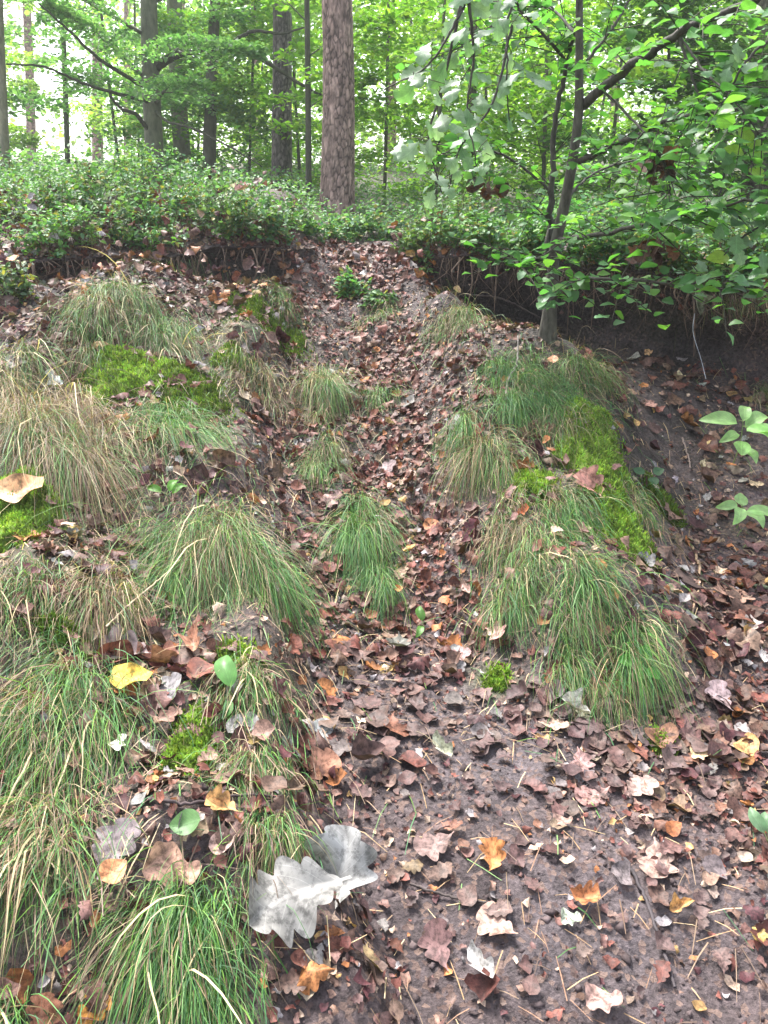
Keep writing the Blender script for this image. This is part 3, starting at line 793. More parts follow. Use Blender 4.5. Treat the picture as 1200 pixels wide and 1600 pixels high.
# needles and straw bits
def strips(mb, P, D, L, w, col, bend=.1):
    """flat little strips: P start, D direction, three cross sections"""
    n = len(P); up = np.tile([[0, 0, 1.]], (n, 1)); side = unit(np.cross(D, up))
    A = P; B = P + D * (L * .5)[:, None] + up * (L * bend)[:, None] * R.uniform(0, 1, (n, 1)); C = P + D * L[:, None]
    h = (w * .5)[:, None]
    v = np.stack([A - side * h, A + side * h, B + side * h, B - side * h, C + side * h * .6, C - side * h * .6], 1)
    f = np.array([[0, 1, 2, 3], [3, 2, 4, 5]])
    mb.add(v.reshape(-1, 3), (f[None] + 6 * np.arange(n)[:, None, None]).reshape(-1, 4), np.repeat(col, 6, 0))

n = 9000
P = np.stack([R.uniform(-2.4, 2.6, n), R.uniform(.8, 5.2, n)], -1)
P = np.column_stack([P, zf(P[:, 0], P[:, 1]) + .006])
px2, py2, _ = project(P)
P = P[R.random(n) < .25 + ell(px2, py2, [(1080, 800, 130, 260, .8), (850, 1450, 350, 200, .5), (250, 900, 250, 300, .4), (760, 560, 100, 100, .4), (600, 950, 120, 80, .4)])]
N = nrm(P[:, 0], P[:, 1]); D = R.normal(size=P.shape); D = unit(D - N * (D * N).sum(1, keepdims=True))
cc = np.array([[.38, .25, .14], [.50, .38, .22], [.25, .15, .10], [.12, .08, .06]])[R.integers(0, 4, len(P))] * R.uniform(.7, 1.2, (len(P), 1))
mb = MB(); strips(mb, P, unit(D + N * .08), R.uniform(.025, .085, len(P)), R.uniform(.0012, .0026, len(P)), cc)
tag(link('fallen_needles', mb.mesh('fallen_needles', M_CRUMB), kind='stuff'), 'fallen pine needles and straw bits strewn over the bank', 'needles')

# ------------------------------------------------------------------ grass tussocks
GREENS = np.array([[.075, .19, .055], [.10, .235, .06], [.15, .28, .055], [.065, .155, .07], [.17, .28, .11]])
STRAWS = np.array([[.42, .31, .17], [.50, .40, .24], [.30, .21, .12], [.24, .155, .11], [.36, .29, .18]])
TAN = np.array([[.20, .14, .10], [.27, .19, .13], [.16, .11, .085]])
# px, py of the crown, half width of the crown in px, blade length (m), blades, green share, sideways lean, label
TUSS = [
    (308, 1408, 62, .36, 1500, .93, .0, 'lush dark green grass tuft at the bottom of the photo left of the grey leaves'),
    (10, 1560, 55, .30, 650, .95, .1, 'bright green grass tuft in the bottom left corner'),
    (85, 1075, 115, .46, 2300, .62, .0, 'largest grey-green tussock hanging down the left edge with long straws'),
    (60, 1250, 75, .42, 1200, .45, -.1, 'straw coloured grass hanging below the largest left tussock'),
    (30, 890, 95, .30, 1100, .5, .1, 'straw and olive tussock below the bright left moss'),
    (325, 825, 78, .60, 2500, .56, .10, 'big domed brown-green tussock beside the left of the gully'),
    (405, 840, 34, .40, 900, .8, .25, 'green fringe at the right of the big domed tussock'),
    (135, 665, 72, .80, 2300, .16, .42, 'dead brown tussock combed down the left slope'),
    (62, 640, 66, .62, 1500, .15, .35, 'greyish dead tussock left of the combed brown one'),
    (15, 560, 60, .5, 1200, .4, .4, 'grey-green tussock at the left edge beside the white torn leaf'),
    (285, 655, 40, .44, 1300, .78, .36, 'green slanting tussock above the big domed tussock'),
    (215, 475, 85, .46, 2200, .6, .22, 'mixed green and straw tussock under the left bilberry bank'),
    (298, 432, 32, .30, 420, .85, .1, 'small bright wisp of grass under the bilberry stems'),
    (395, 580, 48, .28, 800, .3, .0, 'brown stubby tussock left of the upper gully'),
    (508, 590, 22, .46, 620, .6, .1, 'narrow tussock in the upper gully'),
    (503, 700, 24, .30, 520, .75, .0, 'small gully tussock above the pale pink leaf'),
    (565, 785, 22, .44, 800, .85, .08, 'long green tussock hanging down the middle of the gully'),
    (590, 880, 20, .26, 450, .9, .02, 'lower green fringe of the long hanging gully tussock'),
    (500, 640, 22, .22, 300, .5, .0, 'thin straw and green wisp between the two small gully tussocks'),
    (590, 490, 26, .26, 300, .5, .0, 'thin grass wisp near the top of the gully'),
    (590, 610, 22, .24, 240, .6, .1, 'sparse grass wisp in the gully right of the narrow tussock'),
    (705, 488, 34, .30, 700, .5, -.05, 'lone tussock beside the gully below the dark overhang'),
    (812, 560, 42, .38, 1300, .92, .12, 'bright green grass at the head of the rib'),
    (795, 600, 30, .40, 900, .95, .08, 'vivid green grass falling along the crooked grey stick'),
    (855, 625, 30, .36, 800, .9, .14, 'long bright grass on the upper shoulder of the rib'),
    (260, 520, 50, .34, 900, .5, .2, 'straw and green fringe at the right end of the mixed left tussock'),
    (150, 500, 45, .34, 800, .5, .1, 'straw and green fringe at the left end of the mixed left tussock'),
    (905, 570, 45, .36, 1100, .6, .15, 'olive tussock right of the bright rib grass'),
    (712, 668, 20, .36, 420, .85, .0, 'narrow green grass strip along the right gully edge'),
    (765, 690, 34, .36, 900, .45, -.05, 'olive straw tussock below the deep red leaf'),
    (880, 650, 34, .30, 700, .5, .1, 'straw mixed tussock on the shoulder of the rib'),
    (785, 790, 30, .28, 500, .4, -.05, 'dry tussock left of the moss on the rib'),
    (830, 820, 48, .36, 1300, .68, .05, 'wide green and straw tussock in the middle of the rib'),
    (885, 760, 36, .30, 600, .75, .1, 'fine green grass among the rib moss'),
    (800, 895, 30, .28, 800, .75, .05, 'green tussock along the left foot of the rib'),
    (905, 880, 36, .30, 800, .6, .18, 'straw and green tussock on the right flank of the rib'),
    (880, 980, 30, .24, 700, .75, .2, 'green tussock below the middle of the rib'),
    (985, 985, 26, .30, 700, .8, .15, 'lowest rib tussock sweeping to the right'),
    (935, 1060, 24, .17, 400, .8, .05, 'short green grass at the lower end of the rib'),
    (385, 1045, 46, .28, 520, .6, .1, 'loose low tussock below the big domed tussock'),
    (405, 1165, 42, .26, 420, .5, .1, 'loose thin tussock left of the large pinkish orange leaf'),
    (425, 1275, 30, .20, 220, .5, .1, 'sparse straw tussock above the grey leaves'),
    (1150, 505, 60, .36, 1000, .15, .05, 'dry brown grass hanging from the right overhang'),
    (985, 770, 26, .22, 300, .6, .1, 'short grass at the foot of the rib moss'),
    (205, 900, 30, .34, 500, .3, .1, 'brown wisp between the left tussocks'),
    (445, 465, 24, .20, 240, .7, .0, 'short wisp left of the path top'),
    (1195, 590, 26, .24, 260, .5, -.1, 'small grass wisp at the right edge below the overhang'),
]
def blades(P0, L, lean, fan, n, W, seg=7, stiff=.5, droop=.42, lift_max=.05):
    """drooping blades laid over the terrain -> points (n, seg+1, 3)"""
    dn = np.tile([[0., -1., 0.]], (n, 1)); dn[:, 0] += lean
    d = unit(np.array([0, 0, 1.]) * R.uniform(.2, .9, (n, 1)) * stiff * 2 + fan * R.uniform(.3, 1.1, (n, 1)) + dn * R.uniform(.5, 1.1, (n, 1)) + R.normal(size=(n, 3)) * .30)
    pts = [P0]; p = P0.copy(); st = (L / seg)[:, None]
    off = lift_max * .8 * R.random(n) ** 2.5 + .003
    for k in range(seg):
        p = p + d * st
        g = zf(p[:, 0], p[:, 1]) + off * (1 - .6 * k / seg)
        p[:, 2] = np.maximum(p[:, 2], g)
        pts.append(p.copy())
        d = unit(d + np.array([0, 0, -1.]) * droop * R.uniform(.6, 1.4, (n, 1)) + dn * .10 + R.normal(size=(n, 3)) * .10)
    return np.stack(pts, 1)

def blade_mesh(mb, pts, w, col):
    n, m, _ = pts.shape
    t = np.gradient(pts, axis=1); side = np.cross(t, np.array([0, 0, 1.]) + R.normal(size=(n, 1, 3)) * .6); side = unit(side)
    u = np.linspace(0, 1, m); tp = (1 - u ** 2.2) * .92 + .08
    h = .5 * w[:, None] * tp[None]
    V = np.stack([pts - side * h[..., None], pts + side * h[..., None]], 2)      # n, m, 2, 3
    i = np.arange(m - 1) * 2
    f = np.stack([i, i + 1, i + 3, i + 2], -1)
    F = (f[None] + (np.arange(n) * 2 * m)[:, None, None]).reshape(-1, 4)
    # blades pale and straw-coloured towards dead tips
    sh = np.clip(1 - u * 4.5, 0, 1)[None, :, None] * .75          # brown sheath foot of each blade, darkened as painted shade between blades
    c = np.repeat(col[:, None], m, 1) * (1 - sh) + np.array([.085, .06, .035]) * sh
    mb.add(V.reshape(-1, 3), F, np.repeat(c.reshape(-1, 3), 2, 0))

for px, py, hw, L, n, gf, lean, lab in TUSS:
    c = G1(px, py)
    if 'hanging from the right overhang' in lab:
        for _ in range(4):
            y_ = float(lip_y(np.array(c[0]))) + .14
            c = np.array([PX(px, py, y_)[0], y_, 0.0]); c[2] = float(zf(c[0], y_))
    dep = project(c)[2]
    r = hw / FPX * dep
    root = thing('grass_tussock', c, lab, 'grass tussock', 'grass tussocks on the bank')
    n = int(n * (0.95 if px > 690 else 1.5))
    L = L * (.78 if hw > 40 else 1.0)
    if hw <= 40: n = int(n * 1.5)
    nt = max(3, int(5 + hw / 9))
    ta = R.random(nt) * 6.283; tq = np.sqrt(R.random(nt))
    tx = np.cos(ta) * tq * r * .85; ty = np.sin(ta) * tq * r * .55 - R.random(nt) ** 1.3 * L * .62
    tl = R.uniform(.55, 1.1, nt); tlean = R.normal(size=nt) * (.22 if hw > 30 else .10); tg = np.clip(gf + R.normal(size=nt) * .22, .03, .98); tw_ = R.uniform(.3, 1, nt) ** 2.5
    ti = R.choice(nt, n, p=tw_ / tw_.sum())
    a = R.random(n) * 6.283; q = np.abs(R.normal(size=n)) * np.minimum(.045, r * .5)
    ox = tx[ti] + np.cos(a) * q * 1.25; oy = ty[ti] + np.sin(a) * q
    stray = R.random(n) < (.10 if hw > 30 else .04)
    ox = np.where(stray, R.normal(size=n) * r * .75, ox); oy = np.where(stray, R.normal(size=n) * r * .6 - L * .2, oy)
    if 'hanging from the right overhang' in lab: oy = np.maximum(oy, -.03)
    P0 = np.column_stack([c[0] + ox, c[1] + oy, zf(c[0] + ox, c[1] + oy) - .005])
    if 'hanging from the right overhang' in lab: P0[:, 1] += warp_y(P0[:, 0], P0[:, 1])
    fan = np.column_stack([(np.cos(a) * q / .05) * (.28 if hw > 30 else .14) + tlean[ti] + ox / r * (.14 if hw > 30 else .05), np.sin(a) * q / .05 * .2, np.zeros(n)])
    Ls = L * R.uniform(.35, 1.15, n) * tl[ti]
    g = R.random(n) < tg[ti]
    colr = np.where(g[:, None], GREENS[R.integers(0, 5, n)], np.where(R.random((n, 1)) < .5, STRAWS[R.integers(0, 5, n)], TAN[R.integers(0, 3, n)])) * R.uniform(.65, 1.25, (n, 1))
    pts = blades(P0, Ls, lean, fan, n, None)
    w = np.clip(R.lognormal(math.log(.0014), .35, n), .0007, .0032)
    for nm, sel in (('green_blades', g), ('dead_blades', ~g)):
        if sel.sum() > 5:
            mb = MB(); blade_mesh(mb, pts[sel], w[sel], colr[sel])
            part(nm, mb, M_GRASS, root, 'stuff')
    # a few long pale culms that can be picked out singly
    if hw > 45:
        m = 6 if hw < 80 else 10
        s = R.integers(0, n, m)
        pc = blades(P0[s], L * R.uniform(.8, 1.25, m), lean + R.normal() * .2, fan[s] + R.normal(size=(m, 3)) * .5 * [1, 1, 0], m, None, stiff=.7, droop=.24, lift_max=.07)
        for k in range(m):
            mb = MB(); blade_mesh(mb, pc[k:k + 1], np.array([R.uniform(.0035, .005)]), np.array([[.58, .47, .28]]) * R.uniform(.75, 1.1))
            part('straw', mb, M_GRASS, root)

# dead grass lying flat between the tussocks
n = 42000
P = np.stack([R.uniform(-2.6, 2.2, n), R.uniform(.8, 4.7, n)], -1)
P = np.column_stack([P, zf(P[:, 0], P[:, 1]) + .004])
px2, py2, _ = project(P)
P = P[R.random(n) < .03 + ell(px2, py2, [(120, 700, 200, 170, .9), (330, 850, 150, 150, .7), (80, 1000, 150, 120, .7), (120, 1250, 180, 200, .7), (400, 1150, 120, 130, .7), (240, 500, 190, 70, .7), (840, 620, 110, 110, .6),
     (860, 850, 130, 160, .7), (960, 1010, 110, 90, .6), (400, 590, 70, 50, .7), (520, 640, 70, 120, .25), (580, 850, 60, 120, .35), (710, 520, 60, 70, .5), (1140, 540, 80, 40, .5), (300, 1450, 150, 130, .4)])]
m = len(P); N = nrm(P[:, 0], P[:, 1]); D = np.array([0, -1., 0]) + R.normal(size=(m, 3)) * [.55, .4, 0]; D = unit(D - N * (D * N).sum(1, keepdims=True))
cc = np.where(R.random((m, 1)) < .35, GREENS[R.integers(0, 5, m)] * .9, np.where(R.random((m, 1)) < .4, STRAWS[R.integers(0, 5, m)], TAN[R.integers(0, 3, m)])) * R.uniform(.6, 1.2, (m, 1))
mb = MB(); strips(mb, P, unit(D + N * R.uniform(.02, .3, (m, 1))), R.uniform(.04, .15, m), R.uniform(.0014, .003, m), cc, bend=.14)
tag(link('dead_grass_thatch', mb.mesh('dead_grass_thatch', M_GRASS), kind='stuff'), 'flattened dead grass between the tussocks', 'dead grass')

# small dead leaves caught on top of the grass
n = 3000
P = np.stack([R.uniform(-2.4, 1.6, n), R.uniform(.85, 4.6, n)], -1); P = np.column_stack([P, zf(P[:, 0], P[:, 1])])
px2, py2, _ = project(P)
P = P[R.random(n) < ell(px2, py2, [(120, 700, 160, 170, .35), (330, 850, 110, 110, .35), (80, 1000, 130, 120, .3), (100, 1250, 120, 200, .2), (400, 1150, 90, 130, .5), (240, 500, 150, 70, .6), (840, 620, 90, 90, .5), (860, 850, 110, 140, .6), (960, 1010, 90, 90, .6), (300, 1390, 60, 25, .8)])]
m = len(P)
mb = MB()
scatter(mb, P_LOW, P, unit(nrm(P[:, 0], P[:, 1]) + R.normal(size=(m, 3)) * .35), R.uniform(.028, .07, m), unit(R.normal(size=(m, 3)) * [1, 1, .2]), CA[R.choice(len(CN), m, p=CPW)] * R.uniform(.7, 1.3, (m, 1)), lift=R.uniform(.015, .05, m))
tag(link('grass_leaves', mb.mesh('grass_leaves', M_LITTER), kind='stuff'), 'small dead leaves caught on top of the grass', 'dead leaves')

# ------------------------------------------------------------------ moss cushions
MOSS = [(190, 585, 95, 58, .05, 'bright green moss cushion on the upper left slope'), (305, 625, 70, 62, .03, 'olive green moss patch below the upper left tussock'),
        (25, 815, 75, 75, .06, 'vivid moss mound at the left edge under the big tan leaf'), (920, 690, 72, 75, .05, 'yellow-green moss on the upper rib'),
        (958, 810, 62, 95, .05, 'yellow-green moss mound on the lower right flank of the rib'), (830, 755, 50, 40, .03, 'flat moss on the left shoulder of the rib'),
        (297, 1175, 52, 60, .03, 'low green moss between the left tussocks'), (195, 945, 35, 35, .03, 'small moss tuft in the shaded gap between left tussocks'),
        (415, 500, 80, 35, .025, 'dull dark moss patch under the bilberry left of the path'), (360, 560, 35, 25, .03, 'small bright moss tuft above the brown stubby tussock'),
        (95, 990, 60, 35, .03, 'moss under the olive tussock at left'), (775, 1062, 26, 26, .015, 'little moss streak on the bare mud below the rib'),
        (1035, 790, 40, 25, .02, 'thin dark moss film right of the rib'), (370, 1030, 50, 26, .02, 'light green moss beneath the loose low tussock'), (1030, 1160, 36, 18, .015, 'moss sprinkle beside the lowest rib tussock')]
for px, py, rx, ry, h, lab in MOSS:
    c = G1(px, py)
    d = project(c)[2]
    sx = rx / FPX * d
    top = G1(px, py - ry * .8); bot = G1(px, py + ry * .8)
    sy = max(.06, min(.5 * abs(top[1] - bot[1]) / .8, sx * 1.8))
    root = thing('moss_cushion', c, lab, 'moss', 'moss cushions on the bank')
    k = 48
    u, v = np.meshgrid(np.linspace(-1, 1, k), np.linspace(-1, 1, k))
    a = np.sqrt(1 - .5 * v * v); b = np.sqrt(1 - .5 * u * u)
    du, dv = u * a, v * b
    x = c[0] + du * sx * (1 + .35 * fbm(du * 2 + px, dv * 2, 3)); y = c[1] + dv * sy * (1 + .35 * fbm(du * 2, dv * 2 + py, 3))
    rr = np.hypot(du, dv)
    hh = h * np.sqrt(np.clip(1 - rr ** 2, 0, 1)) * (1 + .5 * fbm(x * 9, y * 9, 3)) + .010 * fbm(x * 35, y * 35, 2) * (1 - rr) - .05 * sstep(.45, 1.0, rr + .55 * fbm(x * 11, y * 11, 3))
    V = np.stack([x, y, zf(x, y) + hh], -1).reshape(-1, 3)
    bright = .55 if ('dark' in lab or 'film' in lab or 'olive' in lab) else 1.0
    mc = np.array([.20, .30, .05]) * bright
    ii = np.arange(k - 1)[:, None] * k + np.arange(k - 1)[None]
    mb = MB(); mb.add(V, np.stack([ii, ii + 1, ii + k + 1, ii + k], -1).reshape(-1, 4), mc * .55)
    part('cushion', mb, M_MOSS, root)
    nf = int(9000 * min(1.2, max(.25, sx * sy / .035)))
    uu = R.uniform(-1, 1, (nf, 2)); uu = uu[np.hypot(*uu.T) < 1.0]
    x = c[0] + uu[:, 0] * sx * (1 + .35 * fbm(uu[:, 0] * 2 + px, uu[:, 1] * 2, 3)); y = c[1] + uu[:, 1] * sy * (1 + .35 * fbm(uu[:, 0] * 2, uu[:, 1] * 2 + py, 3))
    rr = np.hypot(*uu.T)
    hh = h * np.sqrt(np.clip(1 - rr ** 2, 0, 1)) * (1 + .5 * fbm(x * 9, y * 9, 3)) - .05 * sstep(.45, 1.0, rr + .55 * fbm(x * 11, y * 11, 3)) - .003
    hh = np.maximum(hh, np.where(R.random(len(hh)) < .35, -.002, hh))
    P = np.column_stack([x, y, zf(x, y) + hh])
    keep = R.random(len(P)) < 1.15 - rr * .8
    P = P[keep]; m = len(P)
    D = unit(np.array([0, -.25, 1.]) + R.normal(size=(m, 3)) * .55)
    S = unit(np.cross(D, R.normal(size=(m, 3))))
    Lf = R.uniform(.008, .020, m)[:, None]
    v = np.stack([P - S * Lf * .16, P + S * Lf * .16, P + D * Lf + S * Lf * .10, P + D * Lf * 1.1 - S * Lf * .10], 1)
    mb = MB(); mb.add(v.reshape(-1, 3), (np.arange(4)[None] + 4 * np.arange(m)[:, None]), np.repeat(mc * R.uniform(.55, 1.5, (m, 1)) * R.uniform(.85, 1.15, (m, 3)), 4, 0))
    part('fronds', mb, M_MOSS, root, 'stuff')

# ------------------------------------------------------------------ bilberry
def oval_leaves(mb, P, N, D, L, w, col, fold=.25):
    """six-cornered little leaves, slightly folded along the midrib"""
    M = frames(N, D); ac, fw, nr = M[..., 0], M[..., 1], M[..., 2]
    n = len(P); L = L[:, None]; w = w[:, None]
    v = np.stack([P, P + fw * L * .35 - ac * w * .5 + nr * w * fold, P + fw * L * .75 - ac * w * .38 + nr * w * fold * .7, P + fw * L,
                  P + fw * L * .75 + ac * w * .38 + nr * w * fold * .7, P + fw * L * .35 + ac * w * .5 + nr * w * fold], 1)
    f = np.array([[0, 5, 4, 3], [0, 3, 2, 1]])
    mb.add(v.reshape(-1, 3), (f[None] + 6 * np.arange(n)[:, None, None]).reshape(-1, 4), np.repeat(col, 6, 0))

BILC = np.array([[.085, .20, .06], [.11, .235, .065], [.07, .165, .075], [.15, .25, .065], [.12, .22, .115]])
def bilberry(c, r, h, n_stem, lab, yellow=0.0, leaf=.033, hang=0.0):
    root = thing('bilberry_bush', c, lab, 'bush', 'bilberry bushes on the bank top')
    st = MB(); lv = MB(); h = h * R.uniform(.75, 1.3); hue = R.uniform(.75, 1.25) * R.uniform(.88, 1.12, 3)
    allP = []; allD = []
    for k in range(n_stem):
        a = R.random() * 6.28; q = math.sqrt(R.random()) * r
        b = np.array([c[0] + math.cos(a) * q, c[1] + math.sin(a) * q * .8, 0]); 
        if r > .12 and float(lip_mask(np.array(b[0]))) > .4: b[1] = max(b[1], float(lip_y(np.array(b[0]))) + .10 + .08 * R.random())
        b[2] = zf(b[0], b[1]) - .01; b[1] += float(warp_y(b[0], b[1]))
        hh = h * R.uniform(.55, 1.15)
        tip = b + np.array([R.normal() * .25 * hh, R.normal() * .25 * hh - hang * hh, hh])
        mid = (b + tip) / 2 + R.normal(size=3) * .05 * hh
        ln = smooth_line([b, mid, tip], 6)
        st.add(*tube(ln, np.linspace(.0028, .0012, 6), 3), col=(.11, .10, .05))
        for t in range(R.integers(4, 8)):
            s = R.uniform(.3, 1); p0 = ln[int(s * 5)]
            d = unit(np.array([R.normal(), R.normal() - .3, R.uniform(.1, 1.1)])); l2 = hh * R.uniform(.25, .5)
            p1 = p0 + d * l2
            st.add(*tube(np.stack([p0, (p0 + p1) / 2 + [0, 0, .01], p1]), [.0015, .0012, .0008], 3), col=(.13, .15, .06))
            m = R.integers(5, 9); ts = np.linspace(.15, 1, m)
            allP.append(p0 + d * (l2 * ts)[:, None] + R.normal(size=(m, 3)) * .006)
            sd = unit(np.cross(d, R.normal(size=3)))
            allD.append(d * .5 + sd * np.where(np.arange(m) % 2, 1, -1)[:, None] + R.normal(size=(m, 3)) * .3)
    P = np.concatenate(allP); D = unit(np.concatenate(allD)); n = len(P)
    N = unit(np.array([0, -.15, 1.]) + R.normal(size=(n, 3)) * .5)
    cc = BILC[R.integers(0, 5, n)] * hue * R.uniform(.7, 1.3, (n, 1))
    yl = R.random(n) < .06 + yellow
    cc = np.where(yl[:, None], np.array([.24, .22, .06]) * R.uniform(.7, 1.2, (n, 1)), cc)
    L = leaf * R.uniform(.6, 1.3, n)
    oval_leaves(lv, P, N, D, L, L * R.uniform(.5, .68, n), cc)
    part('stems', st, M_TWIG, root, 'stuff'); part('leaves', lv, M_BIL, root, 'stuff')
    return root

BIL = [(140, 425, .14, .16, 9, 'low bilberry spilling down the left bank above the mixed tussock'), (215, 415, .12, .14, 7, 'small bilberry clump low on the left bank beside bare stems'), (385, 420, .10, .13, 7, 'small bilberry clump on the dark face left of the path top'), (40, 330, .28, .22, 17, 'bilberry bush at the left edge of the bank top'), (20, 270, .30, .36, 26, 'yellowing bilberry bush on the top left skyline'),
       (120, 310, .24, .32, 20, 'bilberry bush below the thin dark trunk at left'), (110, 375, .24, .24, 12, 'bilberry bush hanging over the eroded left face'),
       (190, 350, .22, .20, 15, 'bilberry bush on the left bank straight below the smooth beech trunk'), (200, 285, .30, .28, 26, 'bilberry bush at the foot of the smooth beech trunk'),
       (270, 330, .22, .30, 18, 'bilberry bush below the pale grey trunk'), (250, 390, .20, .22, 9, 'low bilberry clump above the mixed left tussock'),
       (330, 310, .26, .20, 20, 'bilberry bush beneath the leaning dark trunk'), (345, 370, .22, .25, 11, 'bilberry bush with bare stems under the pink leaf'),
       (405, 350, .20, .18, 18, 'bilberry bush below the darker pine trunk'), (425, 395, .18, .20, 9, 'bilberry clump at the left shoulder of the path top'),
       (455, 345, .20, .14, 15, 'bilberry bush left of the main pine foot'), (60, 400, .20, .20, 8, 'small bilberry clump among brown leaves at the left edge'),
       (520, 358, .22, .15, 18, 'low bilberry clump directly in front of the main pine'), (590, 355, .22, .16, 20, 'low bilberry clump right of the main pine foot'),
       (660, 375, .20, .20, 24, 'bilberry bush at the right shoulder of the path top'), (720, 390, .22, .22, 28, 'dense bilberry bush hanging over the start of the dark overhang'),
       (780, 390, .22, .22, 26, 'dense bilberry bush left of the sapling stem'), (700, 345, .26, .24, 24, 'bilberry bush behind the right shoulder of the path'),
       (830, 410, .18, .20, 18, 'bilberry clump touching the sapling stem'), (920, 420, .22, .22, 22, 'bilberry bush right of the sapling over the dark hollow'),
       (1000, 435, .22, .22, 24, 'bilberry bush on the overhang above the hollow centre'), (1080, 450, .22, .22, 26, 'bilberry bush behind the hanging withered leaf'),
       (1150, 470, .22, .24, 28, 'light bilberry bush on the right overhang above dry grass'), (1190, 500, .18, .24, 24, 'bilberry bush at the right edge of the overhang'),
       (1120, 420, .26, .26, 24, 'bilberry bush further back on the right bank'), (880, 380, .28, .26, 24, 'bilberry bush behind the sapling stem'), (980, 390, .28, .26, 22, 'bilberry bush behind the brown dead leaf cluster'),
       (545, 450, .09, .10, 9, 'tiny bilberry sprig growing in the upper gully'), (590, 470, .08, .10, 7, 'tiny bilberry sprig right of the other gully sprig'), (15, 455, .10, .14, 9, 'small bilberry sprig at the left edge below the bank')]
lp_all = []
for px, py, r, h, ns, lab in BIL:
    # the listed pixel is the middle of the bush's body: step down half its height
    d = 4.6
    c = G1(px, py + h * .38 * FPX / 4.9)
    if 'sprig' not in lab and float(lip_mask(np.array(c[0]))) > .4:
        for _ in range(4):
            y_ = max(c[1], float(lip_y(np.array(c[0]))) + .16)
            c = np.array([PX(px, py, y_)[0], y_, 0]); c[2] = float(zf(c[0], y_))
    bilberry(c, r, h, int(ns * 1.25), lab, yellow=.25 if 'yellow' in lab else 0.02, hang=.25 if ('hang' in lab or 'over' in lab) else 0.05)

# brown leaves caught among the bilberry
n = 420
qx_ = np.concatenate([R.uniform(0, 470, 300), R.uniform(610, 760, 60), R.uniform(880, 1190, 60)]); qy_ = np.concatenate([R.uniform(265, 450, 300), R.uniform(340, 430, 60), R.uniform(400, 480, 60)])
P = GR(qx_, qy_ + 22); P[:, 1] += warp_y(P[:, 0], P[:, 1]); P[:, 2] += R.uniform(.0, .20, n)
mb = MB()
scatter(mb, P_LOW, P, unit(R.normal(size=(n, 3)) * .7 + [0, -.6, .7]), R.uniform(.04, .075, n), unit(R.normal(size=(n, 3))), np.where(R.random((n, 1)) < .15, np.array([.30, .12, .04]), CA[R.choice(len(CN), n, p=CPW)]) * R.uniform(.5, 1.2, (n, 1)))
tag(link('caught_leaves', mb.mesh('caught_leaves', M_LITTER), kind='stuff'), 'brown dead leaves caught among the bilberry stems', 'dead leaves')

# cover of bilberry on the forest floor beyond the bank
n = 52000
y = 5.5 + 14 * R.random(n) ** 1.5; x = R.uniform(-1, 1, n) * (1.0 + y * .62)
hz = .30 * np.sqrt(R.random(n)) * (.65 + .7 * (fbm(x * .9, y * .9, 3) + .5)) * sstep(-.2, .25, fbm(x * 1.4 + 3, y * 1.4, 2) + .12)
hz = np.where((np.abs(x) < .35) & (y < 6.6), hz * .4, hz)
xe = np.concatenate([R.uniform(-4.6, -2.1, 7000), R.uniform(1.95, 4.6, 7000)]); ye = lip_y(xe) + .14 + 2.2 * R.random(len(xe))
he = .27 * np.sqrt(R.random(len(xe))) * (.65 + .7 * (fbm(xe * 1.9, ye * 1.9, 3) + .5))
x = np.concatenate([x, xe]); y = np.concatenate([y, ye]); hz = np.concatenate([hz, he]); n = len(x)
P = np.column_stack([x, y + np.where(np.arange(n) >= 52000, warp_y(x, y), 0), zf(x, y) + hz])
cc = BILC[R.integers(0, 5, n)] * R.uniform(.7, 1.35, (n, 1))
L = (.026 + .0026 * (y - 5)) * R.uniform(.8, 1.3, n)
mb = MB(); oval_leaves(mb, P, unit(np.array([0, -.1, 1.]) + R.normal(size=(n, 3)) * .5), unit(R.normal(size=(n, 3)) * [1, 1, .4]), L, L * .6, cc)
tag(link('forest_undergrowth', mb.mesh('forest_undergrowth', M_BIL), kind='stuff'), 'bilberry cover on the forest floor behind the bank', 'undergrowth')

# ------------------------------------------------------------------ trees
def cells(u, v, nu, per_u, seed=11):
    """distance to the nearest plate border and plate id for a jittered, brick-like cell pattern (u periodic)"""
    rr = np.random.default_rng(seed); J = rr.random((per_u, 400, 3))
    cu = np.floor(u * per_u).astype(int); cv = np.floor(v).astype(int)
    best = np.full(u.shape, 9.); sec = np.full(u.shape, 9.); bid = np.zeros(u.shape)
    for a in (-1, 0, 1):
        for b in (-1, 0, 1):
            iu = (cu + a) % per_u; iv = (cv + b) % 400
            j = J[iu, iv]
            dx = (cu + a + j[..., 0]) - u * per_u; dy = (cv + b + j[..., 1]) - v
            d = np.hypot(dx, dy)
            nb = d < best
            sec = np.where(nb, best, np.minimum(sec, d)); bid = np.where(nb, j[..., 2], bid); best = np.where(nb, d, best)
    return sec - best, bid

